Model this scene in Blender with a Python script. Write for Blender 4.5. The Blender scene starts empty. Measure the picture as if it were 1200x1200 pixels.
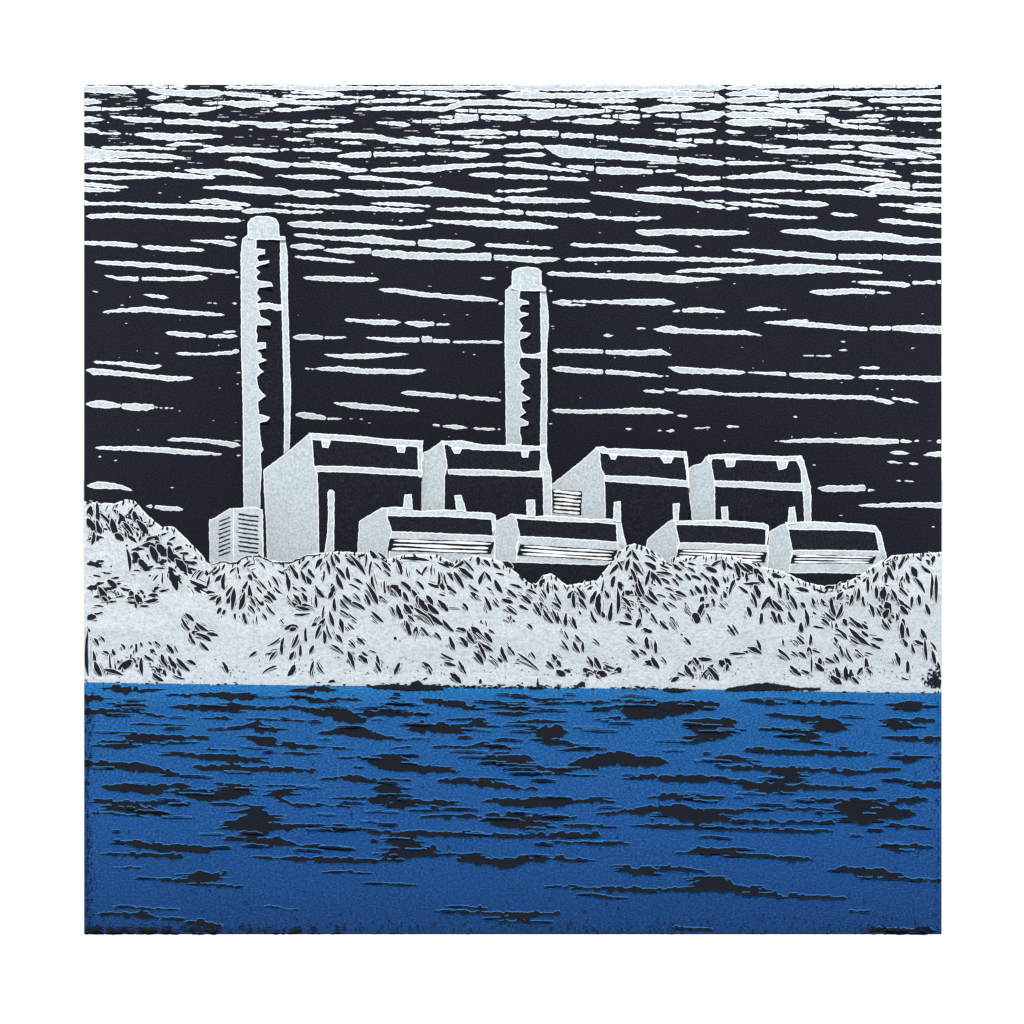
import bpy, bmesh, math, random
from mathutils import Vector
from mathutils.geometry import tessellate_polygon
from mathutils import noise as mnoise

# ------------------------------------------------------------------ scale
S = 0.5                       # metres per picture unit
PITCH = math.radians(12.0)
SP, CP = math.sin(PITCH), math.cos(PITCH)
SHORE = 800.0                 # picture row of the shoreline (Y = 0, Z = 0)

# ------------------------------------------------------------------ camera, sky, sun
scene = bpy.context.scene
cam_d = bpy.data.cameras.new('camera')
cam = bpy.data.objects.new('camera', cam_d)
scene.collection.objects.link(cam)
cam_d.type = 'ORTHO'
cam_d.ortho_scale = 1200 * S
cam_d.clip_start = 1.0
cam_d.clip_end = 30000.0
aim = Vector((0, 0, (SHORE - 600) * S / CP))
cam.location = aim - Vector((0, CP, -SP)) * 1800
cam.rotation_euler = (math.pi / 2 - PITCH, 0, 0)
scene.camera = cam

SUN_EL = 38.0
world = bpy.data.worlds.new('World')
scene.world = world
world.use_nodes = True
wn = world.node_tree.nodes
wl = world.node_tree.links
sky_t = wn.new('ShaderNodeTexSky')
sky_t.sky_type = 'NISHITA'
sky_t.sun_disc = False
sky_t.sun_elevation = math.radians(SUN_EL)
sky_t.sun_rotation = math.pi
wl.new(sky_t.outputs[0], wn['Background'].inputs[0])
wn['Background'].inputs[1].default_value = 0.075

sun_d = bpy.data.lights.new('sun', 'SUN')
sun = bpy.data.objects.new('sun', sun_d)
scene.collection.objects.link(sun)
sun_d.energy = 3.5
sun_d.angle = math.radians(0.5)
sun_d.color = (1.0, 0.98, 0.955)
sun.rotation_euler = (math.radians(90 - SUN_EL), 0, 0)

vs = scene.view_settings
vs.view_transform = 'Standard'
vs.look = 'None'
vs.gamma = 1.0
vs.exposure = 0.62

# ------------------------------------------------------------------ helpers
rnd = random.Random(7)


def P(px, py, Y):
    """the point at depth Y above picture position px, py"""
    v = (SHORE - py) * S
    return Vector(((px - 600) * S, Y, (v - Y * SP) / CP))


def PZ(px, py, Z):
    """the point at height Z"""
    v = (SHORE - py) * S
    return Vector(((px - 600) * S, (v - Z * CP) / SP, Z))


def lin(pts, x):
    if x <= pts[0][0]:
        return pts[0][1]
    for (a, b), (c, d) in zip(pts, pts[1:]):
        if x <= c:
            return b + (d - b) * (x - a) / max(c - a, 1e-6)
    return pts[-1][1]


class MB:
    def __init__(self):
        self.v, self.f, self.m = [], [], []

    def face(self, pts, mi=0):
        i = len(self.v)
        self.v += [Vector(p) for p in pts]
        self.f.append(list(range(i, i + len(pts))))
        self.m.append(mi)

    def raw(self, pts, faces, mi=0):
        i = len(self.v)
        self.v += [Vector(p) for p in pts]
        for f in faces:
            self.f.append([i + k for k in f])
            self.m.append(mi)

    def build(self, name, mats, parent=None, smooth=False):
        base = parent_base(parent)
        me = bpy.data.meshes.new(name)
        me.from_pydata([tuple(p - base) for p in self.v], [], self.f)
        for m in mats:
            me.materials.append(m)
        for p, mi in zip(me.polygons, self.m):
            p.material_index = mi
            p.use_smooth = smooth
        bm = bmesh.new()
        bm.from_mesh(me)
        bmesh.ops.remove_doubles(bm, verts=bm.verts, dist=0.0005)
        bmesh.ops.recalc_face_normals(bm, faces=bm.faces)
        bm.to_mesh(me)
        bm.free()
        o = bpy.data.objects.new(name, me)
        scene.collection.objects.link(o)
        if parent:
            o.parent = parent
        return o


def parent_base(p):
    b = Vector((0, 0, 0))
    while p is not None:
        b += p.location
        p = p.parent
    return b


def thing(name, label, cat, loc, group=None):
    o = bpy.data.objects.new(name, None)
    scene.collection.objects.link(o)
    o.location = loc
    o.empty_display_size = 2
    tag(o, label, cat, group)
    return o


def tag(o, label=None, cat=None, group=None, kind=None):
    if label: o['label'] = label
    if cat: o['category'] = cat
    if group: o['group'] = group
    if kind: o['kind'] = kind
    return o


def dens(poly, step=3.0):
    out = []
    n = len(poly)
    for i in range(n):
        a, b = poly[i], poly[(i + 1) % n]
        d = math.hypot(b[0] - a[0], b[1] - a[1])
        k = max(1, int(round(d / step)))
        for j in range(k):
            t = j / k
            out.append((a[0] + (b[0] - a[0]) * t, a[1] + (b[1] - a[1]) * t))
    return out


def jit(poly, amp):
    return [(x + rnd.uniform(-amp, amp), y + rnd.uniform(-amp, amp)) for x, y in poly]


def area(poly):
    return 0.5 * sum(a[0] * b[1] - b[0] * a[1] for a, b in zip(poly, poly[1:] + poly[:1]))


def inset(poly, w):
    sg = 1 if area(poly) > 0 else -1
    n = len(poly)
    out = []
    for i in range(n):
        p0, p, p1 = poly[i - 1], poly[i], poly[(i + 1) % n]
        tx, ty = p1[0] - p0[0], p1[1] - p0[1]
        L = math.hypot(tx, ty) or 1
        out.append((p[0] - sg * ty / L * w, p[1] + sg * tx / L * w))
    return out


def slab(mb, poly, yf, front=0.5, thick=0.5, rim=0, inner=1, rw=1.0, amp=0.35, step=3.0, raise_=0.05):
    """a traced outline as a real slab of the given thickness lying on the plane yf(px, py)"""
    o = jit(dens(poly, step), amp)
    i_ = inset(o, rw)
    F = [P(x, y, yf(x, y) - front) for x, y in o]
    I = [P(x, y, yf(x, y) - front - raise_) for x, y in i_]
    B = [P(x, y, yf(x, y) - front + thick) for x, y in o]
    n = len(o)
    base = len(mb.v)
    mb.v += F + I + B
    for k in range(n):
        q = (k + 1) % n
        mb.f.append([base + k, base + q, base + n + q, base + n + k]); mb.m.append(rim)
        mb.f.append([base + k, base + 2 * n + k, base + 2 * n + q, base + q]); mb.m.append(rim)
    for t in tessellate_polygon([[Vector((x, y, 0)) for x, y in i_]]):
        mb.f.append([base + n + a for a in t]); mb.m.append(inner)


def parse(text):
    """'x,y,t x,y,t ; ...' -> list of strokes"""
    res = []
    for st in text.replace('\n', ';').split(';'):
        pts = [tuple(float(c) for c in w.split(',')) for w in st.split()]
        if pts:
            res.append(pts)
    return res


def stroke_rows(pts, ox, oy, k, rag=0.5, step=2.0, x_lo=98.5, x_hi=1103.5, grow=1.0, taper=1.35, torn=0.0, blunt=(False, False)):
    """sample a stroke: list of (px, ytop, ybottom)"""
    pts = [(ox + x * k, oy + y * k, t * k * grow) for x, y, t in pts]
    if len(pts) == 1:
        x, y, t = pts[0]
        pts = [(x - t * .7, y, t), (x + t * .7, y, t)]
    pts.sort()
    x0, x1 = pts[0][0], pts[-1][0]
    if x1 - x0 < 3:
        x0 -= 1.0; x1 += 1.0
    yc = [(p[0], p[1]) for p in pts]
    th = [(p[0], p[2]) for p in pts]
    n = max(4, int((x1 - x0) / step))
    sd = rnd.uniform(0, 900)
    hold = [0, 0, 0, 0]
    rows = []
    for i in range(n + 1):
        x = x0 + (x1 - x0) * i / n
        t = lin(th, x)
        y = lin(yc, x)
        e = min(x - x0, x1 - x)
        cap = max(2.6, t * taper)
        if blunt[0 if x - x0 < x1 - x else 1]:
            cap = .9
        if e < cap and not ((x0 <= x_lo + 2 and x - x0 < cap) or (x1 >= x_hi - 2 and x1 - x < cap)):
            t *= max(.16, (max(0, e) / cap) ** .62)
        r = rag * min(1.0, t / 3.0 + .25)
        a = mnoise.noise(Vector((x * .16, sd, 0))) * r * 1.9 + rnd.uniform(-r, r) * .55
        b = mnoise.noise(Vector((x * .16, sd, 31))) * r * 1.9 + rnd.uniform(-r, r) * .55
        if torn:                           # torn, stepped edges running along the stroke
            if hold[0] <= 0:
                hold[0], hold[1] = rnd.randint(2, 7), rnd.gauss(0, torn) * min(1, t / 4)
            if hold[2] <= 0:
                hold[2], hold[3] = rnd.randint(2, 7), rnd.gauss(0, torn) * min(1, t / 4)
            hold[0] -= 1; hold[2] -= 1
            a += hold[1]; b += hold[3]
        yt, yb = y - t / 2 + a, y + t / 2 + b
        if yb - yt < .5:
            m = (yt + yb) / 2; yt, yb = m - .25, m + .25
        if x_lo <= x <= x_hi:
            rows.append((x, yt, yb))
    return rows


# ------------------------------------------------------------------ materials
def mat(name, cols, scale=0.9, detail=3.0, rough=0.85, spots=None, spot_scale=1.5, spot_lo=.62, spot_hi=.66, bump=0.0, stretch=(1, 1, 1), spec=0.15):
    """mottled pigment: noise between the given colours, optional hard-edged flecks of another colour"""
    m = bpy.data.materials.new(name)
    m.use_nodes = True
    nt = m.node_tree
    b = nt.nodes['Principled BSDF']
    b.inputs['Roughness'].default_value = rough
    b.inputs['Specular IOR Level'].default_value = spec
    tc = nt.nodes.new('ShaderNodeTexCoord')
    mp = nt.nodes.new('ShaderNodeMapping')
    mp.inputs['Scale'].default_value = stretch
    nt.links.new(tc.outputs['Object'], mp.inputs[0])
    nz = nt.nodes.new('ShaderNodeTexNoise')
    nz.inputs['Scale'].default_value = scale
    nz.inputs['Detail'].default_value = detail
    nz.inputs['Roughness'].default_value = .65
    nt.links.new(mp.outputs[0], nz.inputs['Vector'])
    cr = nt.nodes.new('ShaderNodeValToRGB')
    el = cr.color_ramp.elements
    lo, hi = .37, .63
    while len(el) < len(cols):
        el.new(.5)
    for i, c in enumerate(cols):
        el[i].position = lo + (hi - lo) * i / (len(cols) - 1)
        el[i].color = (*c, 1)
    nt.links.new(nz.outputs['Fac'], cr.inputs[0])
    out = cr.outputs[0]
    if spots:
        n2 = nt.nodes.new('ShaderNodeTexNoise')
        n2.inputs['Scale'].default_value = spot_scale
        n2.inputs['Detail'].default_value = 4
        nt.links.new(mp.outputs[0], n2.inputs['Vector'])
        r2 = nt.nodes.new('ShaderNodeValToRGB')
        r2.color_ramp.elements[0].position = spot_lo
        r2.color_ramp.elements[1].position = spot_hi
        nt.links.new(n2.outputs['Fac'], r2.inputs[0])
        mx = nt.nodes.new('ShaderNodeMix')
        mx.data_type = 'RGBA'
        nt.links.new(r2.outputs[0], mx.inputs['Factor'])
        nt.links.new(out, mx.inputs['A'])
        mx.inputs['B'].default_value = (*spots, 1)
        out = mx.outputs['Result']
    nt.links.new(out, b.inputs['Base Color'])
    if bump:
        bp = nt.nodes.new('ShaderNodeBump')
        bp.inputs['Strength'].default_value = bump
        bp.inputs['Distance'].default_value = .3
        nt.links.new(nz.outputs['Fac'], bp.inputs['Height'])
        nt.links.new(bp.outputs[0], b.inputs['Normal'])
    return m


M_PAPER = mat('white_ground', [(.94, .94, .94), (.96, .96, .96)], scale=.02)
M_BLACK = mat('black', [(.0050, .0060, .0098), (.0074, .0084, .0130), (.0155, .0168, .0230)], scale=1.2, detail=5, spec=.05, rough=.95)
M_WHITE = mat('pale_and_lit_tone', [(.265, .305, .325), (.35, .388, .403), (.435, .465, .475)], scale=.95, detail=6, spots=(.265, .31, .335), spot_scale=.55, spot_lo=.5, spot_hi=.68)  # pale ink tone; lit gables and chimney sides are painted in as colour
M_RIM = mat('pale_edge', [(.55, .575, .58), (.63, .64, .645)], scale=1.2)
M_LAND = mat('pale_scrub_ground', [(.26, .295, .31), (.34, .37, .382), (.42, .442, .452)], scale=.95, detail=6, spots=(.25, .292, .315), spot_scale=.4, spot_lo=.5, spot_hi=.68)
K1 = 260 / 1200.0
SKY = {
(90, 90): """
40,65,45 260,72,48 300,80,20 320,90,14
300,52,14 560,55,22 600,50,12
390,72,30 500,85,40 700,92,50 800,88,40
380,110,10 420,115,28 500,108,18
800,55,20 1200,58,28
790,85,30 860,95,30 1000,105,24 1060,105,14
1110,105,14 1200,103,14
40,135,40 90,135,36 140,138,10
40,172,26 200,175,16 300,172,14 ; 310,172,10 355,172,10
400,165,14 450,165,44 540,168,54 640,178,40 720,175,22 790,160,12
680,145,8 800,140,22 900,150,46 1000,145,34 1090,152,22
985,120,10 1100,128,30 1200,135,40
1060,180,16 1170,178,30 ; 1035,185,12
40,230,40 90,230,30 150,232,6
180,213,8 300,232,30 460,235,30 ; 470,240,26 640,245,34 880,265,20
830,245,14 960,250,24 1000,262,36 1160,262,40 ; 940,287,10
40,287,28 90,290,34 130,297,16 ; 110,305,10 240,308,16 ; 270,308,14 ; 290,310,14
310,310,16 420,322,44 560,325,44 700,322,30 790,323,12
1120,335,14 1170,340,22
130,383,18 300,383,20 450,380,14
390,385,12 460,388,14 540,390,10 ; 480,372,10 560,362,24 680,368,14 ; 680,370,14 760,385,10
640,403,14 740,395,30 800,390,40 1000,398,26 1090,398,18 ; 1100,395,14 1150,395,14 ; 1165,393,12 1200,392,12
40,410,80 130,420,60 300,420,34 480,430,28 590,440,14
40,455,20 200,452,16 360,455,12 520,458,12
800,450,10 850,442,24 940,448,34 1090,478,40 1165,476,28
530,495,14 560,495,12
60,500,20 200,508,20 400,520,22 560,535,36 750,545,14
40,540,34 200,548,24 330,545,20 460,540,10
580,505,12 720,515,36 850,518,36 1010,547,12
1080,530,10 1170,543,20
40,580,24 160,590,24 280,600,10
40,608,30 140,615,22 235,615,10
440,628,12 460,628,12
680,600,12 800,600,24 930,610,46 1165,625,46
40,680,36 70,686,20 260,685,16 420,698,30 620,700,26 900,712,22
610,675,10 760,675,36 940,695,14
890,725,14 920,728,36 1040,722,20 1165,732,26
1070,687,10 1165,692,18
50,755,26 170,750,30 400,757,20 700,770,30 890,780,20
""",
(340, 90): """
0,60,40 200,62,40 400,60,22 700,60,24 1200,58,26
0,85,10 230,90,20 290,95,16 ; 0,110,14 160,108,18 290,98,12
270,110,8 380,112,14 460,110,12
580,88,10 700,85,22 800,92,30 850,97,26 1040,97,16
1120,100,8 1200,103,20
0,138,26 150,142,26 270,140,26 370,135,14
380,135,10 480,130,26 600,128,26 710,120,12
700,145,12 780,137,22 920,128,10
350,178,10 500,170,24 700,172,26 830,175,30 900,155,34 960,138,36 1200,138,38
890,182,12 1000,185,22 1200,187,28
0,182,20 100,170,20 180,167,12
65,235,16 100,235,8 ; 110,240,14 260,242,24 345,240,14
0,262,30 140,268,16 260,270,14
465,247,10 560,252,26 650,262,36
660,240,16 850,243,22 1000,230,30 ; 800,218,10 880,218,24 ; 890,215,50 1020,222,40 ; 1030,220,24 1200,225,30
780,303,12 860,302,22 980,298,30 1155,300,36
940,326,10 1170,328,14
85,320,12 200,315,30 300,318,36 450,322,36 560,345,30 700,360,28
630,328,14 720,345,40 800,352,40 865,352,24 ; 875,355,16 940,357,20 1040,357,12
0,340,26 90,340,16
250,352,8 ; 270,358,16 390,358,20
970,378,10 1090,378,24 1155,378,30
10,395,12 150,395,26 280,400,16
255,430,14 340,424,34 440,420,36 ; 450,418,30 640,420,30 730,415,16
740,415,14 860,420,20 950,422,40 1040,422,28 1080,420,12
1155,427,10 1200,425,16
0,475,26 120,478,24 240,490,24 330,505,30 420,505,26
110,458,10 250,470,14 330,490,14
435,507,24 560,500,24 700,500,30 760,498,44 900,485,32 1080,475,18 1155,472,18
0,540,26 150,543,30 275,545,12
315,543,20 430,548,26 600,562,24 700,575,26 770,572,12
965,530,14 1060,530,34 1155,535,30
235,612,8 360,622,26 460,632,44 600,630,34 760,620,60 900,635,36 1100,652,20
1110,620,8 1155,617,22 ; 1070,668,10 1155,662,40
0,628,46 150,636,40 270,640,12
435,685,12 560,688,24 760,700,14
0,695,16 200,705,24 420,712,30 600,722,26 725,725,14
790,715,10 950,718,32 1155,727,36
0,732,26 180,732,12
600,778,10
""",
(590, 90): """
0,60,40 830,58,34 1200,58,40
0,103,24 120,95,50 250,102,34 500,103,34 840,92,50 1000,95,40 1140,97,20
1140,105,30 1200,125,70
360,128,10 540,132,26 720,130,20
830,125,12 960,128,30 1100,125,20 1200,135,30
0,143,34 130,147,30 280,155,24 ; 285,155,20 340,155,16 ; 350,158,10 400,160,8
530,162,10 640,168,26 730,172,20
740,178,16 800,180,34 860,168,46 960,168,40 1040,172,14
0,190,26 150,190,30 300,195,46 420,190,38 590,183,14
0,225,34 100,225,34 ; 130,215,30 160,215,50 290,205,30
530,213,14 580,213,16 ; 590,213,16 680,215,34 740,215,28 ; 750,213,20 800,210,12
820,208,20 950,212,26 ; 960,210,30 1040,215,44 1200,200,70
260,240,10 360,240,14 ; 370,240,14 450,240,40 540,245,34 610,240,16
630,243,12 740,248,18
0,303,30 80,305,20 ; 90,303,34 300,307,34 ; 310,315,30 490,322,24 ; 500,325,20 620,335,26 ; 630,342,26 800,352,34 950,368,30 1050,372,10
820,287,10 930,292,26 ; 935,300,40 1040,292,24 1150,290,18
935,342,20 1020,342,20 ; 1030,347,24 1135,350,24 ; 1150,352,24 1200,350,20
0,375,30 180,370,36 220,385,20
5,428,8 120,425,20 230,418,26
215,375,20 300,400,80 450,412,66 700,430,50 940,447,36 ; 950,445,30 1080,460,34 1200,468,40
780,467,8 980,468,10
0,475,20 80,472,34 200,488,30 420,515,8
260,470,14 310,475,12
340,485,16 490,495,34 ; 500,505,40 640,510,46 810,515,24 ; 820,512,20 935,508,14
0,540,30 100,540,26 240,545,24 ; 250,547,22 465,557,18
925,530,12 1000,535,20 ; 990,545,30 1060,550,30 1175,547,20 ; 1185,545,16 1200,545,16
0,620,20 100,615,20 240,607,12
720,610,14 800,607,30 965,608,28 ; 975,605,20 1100,607,24 1200,606,34
0,662,44 200,668,36 470,672,14
470,625,10 620,640,30 800,660,46 960,672,34 1100,695,28 1200,708,24
1090,670,8 1200,675,14
0,730,34 110,735,24 ; 120,738,24 240,742,30 350,750,24 ; 350,747,24 500,750,24
400,755,18 560,762,20 680,770,26 855,762,14
""",
(850, 90): """
0,60,30 300,52,20 1150,50,20
0,95,20 150,85,40 290,92,30
290,105,40 400,110,44 540,95,30 580,95,10
520,85,8 660,90,30 840,90,34 1080,85,34 1170,82,36
0,128,40 150,125,34 290,118,20
770,128,16 900,128,34 1080,128,30 1170,137,20
220,150,16 330,155,24 500,148,26 640,145,46 745,148,12
670,180,14 800,170,22 ; 820,170,20 ; 870,168,14 950,170,14 ; 960,172,20 1170,172,24
0,163,26 150,170,26 350,185,24 390,188,26 ; 400,188,26 480,188,36 560,195,16
740,210,14 860,213,22
0,205,44 200,208,40 330,210,36 540,222,28 ; 545,230,34 620,238,20
630,240,18 830,238,20 ; 840,235,14 920,225,16 ; 930,228,20 1170,235,24
0,245,30 110,248,48 220,245,40 330,258,22 ; 335,260,20 425,265,14
550,245,10 640,265,24 720,272,24 ; 720,272,24 865,278,14
1110,287,8 ; 1140,287,20 1170,287,20
0,295,26 105,302,14
265,320,12 390,325,24 ; 390,325,30 540,325,36 640,330,34 900,338,30 1170,352,30
0,352,30 130,362,26 200,375,20 ; 200,375,20 330,380,16
200,405,10 300,403,28 400,398,44 560,405,30 700,410,20 850,430,20 1000,435,20 1040,435,14
560,380,14 700,378,28 ; 720,380,40 800,385,44 1000,415,36 1140,437,16
1030,385,10 1100,395,28 1170,402,36
0,440,20 55,445,10
625,457,10 700,460,14 ; 720,463,10 860,470,10 ; 920,472,8 970,472,6 ; 990,467,10 1170,462,20
0,467,24 150,467,22 325,467,10
355,483,8 480,485,20 600,487,40 700,505,44 800,520,30 955,540,12
800,500,10 925,515,14
1005,525,10 1080,525,26 1170,530,14
0,545,22 150,538,26 280,530,50 450,545,34 700,550,26 890,560,24
0,605,20 100,620,22 300,618,18 415,615,10
430,622,14 560,620,30 700,625,36 820,645,16
740,610,20 840,595,40 900,580,40 1000,590,40 ; 1010,590,28 1170,590,28
780,625,20 900,620,40 1040,635,30 1170,635,24
140,662,10 300,675,26 400,685,34 500,688,36 560,690,16
0,683,20 120,690,26 290,703,12
0,713,24 75,712,12
830,690,12 960,695,20 1080,715,24 1170,722,20
1020,687,12 1100,692,22 1170,695,24
960,725,14 1080,728,24 1170,727,20
125,748,12 200,748,22 350,760,20 500,762,12
570,740,18 640,747,22 715,750,14
""",
(90, 250): """
40,160,20 200,165,26 330,175,26 ; 350,178,20 500,192,26 690,200,18
615,147,8 760,155,22 865,170,36 ; 800,130,12 865,130,12
95,265,10 250,272,24 400,280,28 600,295,26 750,310,22 870,318,18 ; 868,345,10
150,335,8 230,352,20 335,355,26 ; 350,353,18 580,357,20 640,352,34 710,350,12
85,420,10 115,427,8
360,440,8 440,450,20 495,456,16
705,485,14 730,485,14 ; 748,487,8 ; 840,488,26 865,488,24 ; 245,497,8
140,535,10 250,525,22 370,518,30 560,535,24 800,550,14
480,645,20 560,655,28 700,662,22 ; 710,665,16 870,665,24 ; 790,642,10 860,640,10
535,758,14 700,762,14 860,752,20 ; 840,745,40 878,745,44 ; 432,757,8
""",
(340, 250): """
-15,55,30 200,65,40 400,70,30 600,80,16 770,65,14
735,38,8 900,50,22 1150,60,40 1300,67,40 1450,77,10
0,180,34 80,178,36 185,185,12
20,115,20 200,133,22 320,140,20 440,140,50 560,155,30 680,163,24 ; 690,160,28 820,165,50 1000,170,46 ; 1050,172,20 1200,178,24 1420,188,12
180,200,10 300,202,36 440,205,28 ; 440,215,24 520,218,44 700,230,40 900,235,36 1090,235,46 ; 1100,237,30 1240,245,30 1340,252,34 1460,248,14
25,235,14 180,248,22 350,265,10
70,348,12 150,352,28 350,358,30 480,358,20
1030,350,14 1110,352,14
745,395,16 765,395,14 ; 600,40,10
480,413,16 580,418,26 700,437,26 850,450,24 1000,462,30 1125,470,14 ; 1140,490,20
295,575,16 450,588,26 600,590,32 ; 620,592,20 700,600,34 780,598,22 ; 790,602,12 865,600,14
15,670,40 100,670,30 180,672,20 ; 185,673,16 305,672,10
410,672,8 560,685,24 700,685,24 ; 710,680,40 770,682,30 ; 770,690,20 865,692,20 ; 880,697,14 1050,695,14 1150,698,18
185,765,12 300,775,26 450,772,26 640,762,10
""",
(590, 250): """
715,97,20 770,105,36 900,100,30 1050,103,34 1200,107,30 1330,105,12
360,170,20 450,175,22 600,175,16 720,187,36 850,195,36 945,207,10
330,250,14 500,248,22 800,245,18 1100,250,24 1300,257,20 1360,252,12
1035,178,14 1070,182,14 ; 500,275,14 ; 570,313,8
235,325,24 400,332,22 600,340,30 800,345,40 950,358,40 1060,358,20 1180,356,12
930,317,8 1020,308,18 1200,308,30 1400,305,50 1530,302,60 1700,300,46 1850,302,30 2050,322,12
265,480,24 370,480,30 ; 300,492,14 445,497,10 ; 370,475,12 560,480,18 700,480,32 860,480,36 930,487,12
915,530,16 955,528,14 ; 965,525,20 1060,522,30 1200,533,10
720,622,10 770,622,10
810,627,10 900,628,44 950,635,30 1200,645,22 1300,645,24 1400,662,8
540,662,18 595,660,14 ; 255,420,14 ; 265,610,8
265,742,20 400,745,22 540,748,24 ; 550,750,20 700,755,30 850,752,36 910,765,14
""",
(850, 250): """
825,38,12 900,42,30 1000,50,24 1170,70,14
295,98,16 480,102,36 560,120,50 700,120,50 880,128,46 1000,148,36 1170,150,20
35,197,12 150,202,22 300,215,30 500,230,30 600,235,28 ; 610,235,30 850,235,30 ; 850,237,30 1030,243,28 1170,250,34
695,370,10 ; 715,373,18 850,378,22 960,385,30 1000,390,14 ; 1010,377,18 1140,372,18 ; 1155,372,18
455,425,18 560,428,34 680,420,30 810,425,24 ; 820,428,14 895,432,12
115,522,14 190,517,24 300,520,14 ; 320,520,10
210,590,10 300,592,22 430,600,30 560,610,26 770,628,22 ; 780,622,20 900,620,22 ; 900,620,22 1040,625,44 1170,630,44 ; 330,585,16 450,580,10
625,693,10 650,695,12 ; 615,740,14 660,742,12 ; 1005,730,10 1025,728,10
420,770,8 480,770,7 ; 490,771,8 575,772,8
""",
(90, 410): """
90,65,12 250,75,24 400,92,24 460,88,18
50,110,40 110,118,36 250,128,26 400,145,26 500,155,30 630,153,16
50,292,40 150,295,40 240,303,24 ; 240,305,26 330,310,44 420,310,24 ; 432,312,12 ; 455,313,12 ; 485,315,16 ; 512,316,9
490,487,14 600,485,22 700,492,22 885,518,34 ; 850,492,8 885,492,8
100,530,14 250,533,22 350,535,30 500,545,30 650,557,26 785,565,10
125,578,12 ; 210,597,12 ; 515,745,14 ; 875,570,10 ; 875,124,10
55,735,40 150,732,40 240,742,26 300,760,8
375,845,24 410,848,24 ; 420,851,20 500,858,28 575,863,20
""",
(340, 410): """
80,100,12 110,102,10 ; 122,102,9 ; 135,103,14 280,103,30 400,115,30 640,120,26 735,108,12
600,233,24 700,238,24 900,252,24 ; 910,252,20 1140,272,20
235,288,10 350,303,34 500,312,28 700,330,14
30,350,44 100,355,34 195,368,20 ; 200,373,10 280,373,12
770,405,14 810,410,14 ; 825,413,12 880,415,24 960,422,16 ; 990,425,14 1110,430,14 ; 1130,430,12
330,373,6 ; 385,376,8
""",
(590, 410): """
265,100,36 400,112,28 540,120,26 ; 550,118,24 700,130,26 865,142,10 ; 885,142,8
890,95,14 960,110,36 1200,118,28 1310,124,16
755,222,14 870,228,16 ; 870,215,14 950,218,12 ; 940,235,14 1060,225,34 1200,240,14
260,328,22 420,335,22 600,332,24 700,330,36 850,332,28 920,342,14
940,355,14 995,360,12 ; 660,428,20 695,428,16 ; 255,400,14 ; 845,438,10 ; 880,438,16 925,437,14 ; 1030,425,8 1120,420,8
""",
(850, 410): """
120,122,10 200,125,12 330,132,22 ; 345,132,20 460,140,34 600,145,26 700,148,24 ; 720,148,18 850,148,22 1050,152,24 1110,157,36 1170,155,30
-10,240,16 200,243,20 450,252,24 700,257,20 820,260,24 ; 800,270,14 850,275,30 915,287,14 ; 900,262,12 980,272,16 1045,287,12
725,97,10 835,98,18 ; 815,210,16 830,210,14 ; 378,362,10 ; 5,415,12 75,415,12
275,495,12 ; 290,495,8 430,490,24 600,490,22 720,493,36 850,495,34 940,495,24 ; 945,495,20 1010,495,12 ; 1035,493,20
890,555,18 940,557,20 995,560,10 ; 875,605,14 960,612,8 ; 995,615,14 1045,617,10 ; 1070,568,12 1170,563,34 ; 1105,492,8 ; 1155,495,18
925,708,8 950,709,7 ; 970,710,8 1020,712,8 ; 480,622,12
500,750,40 650,750,34 760,748,36 ; 770,760,14 810,758,8
720,841,10 830,841,22 1000,838,26 1080,838,26 1170,843,34 ; 625,896,8 ; 1125,958,12
""",
}
K2 = 340 / 1200.0
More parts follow.
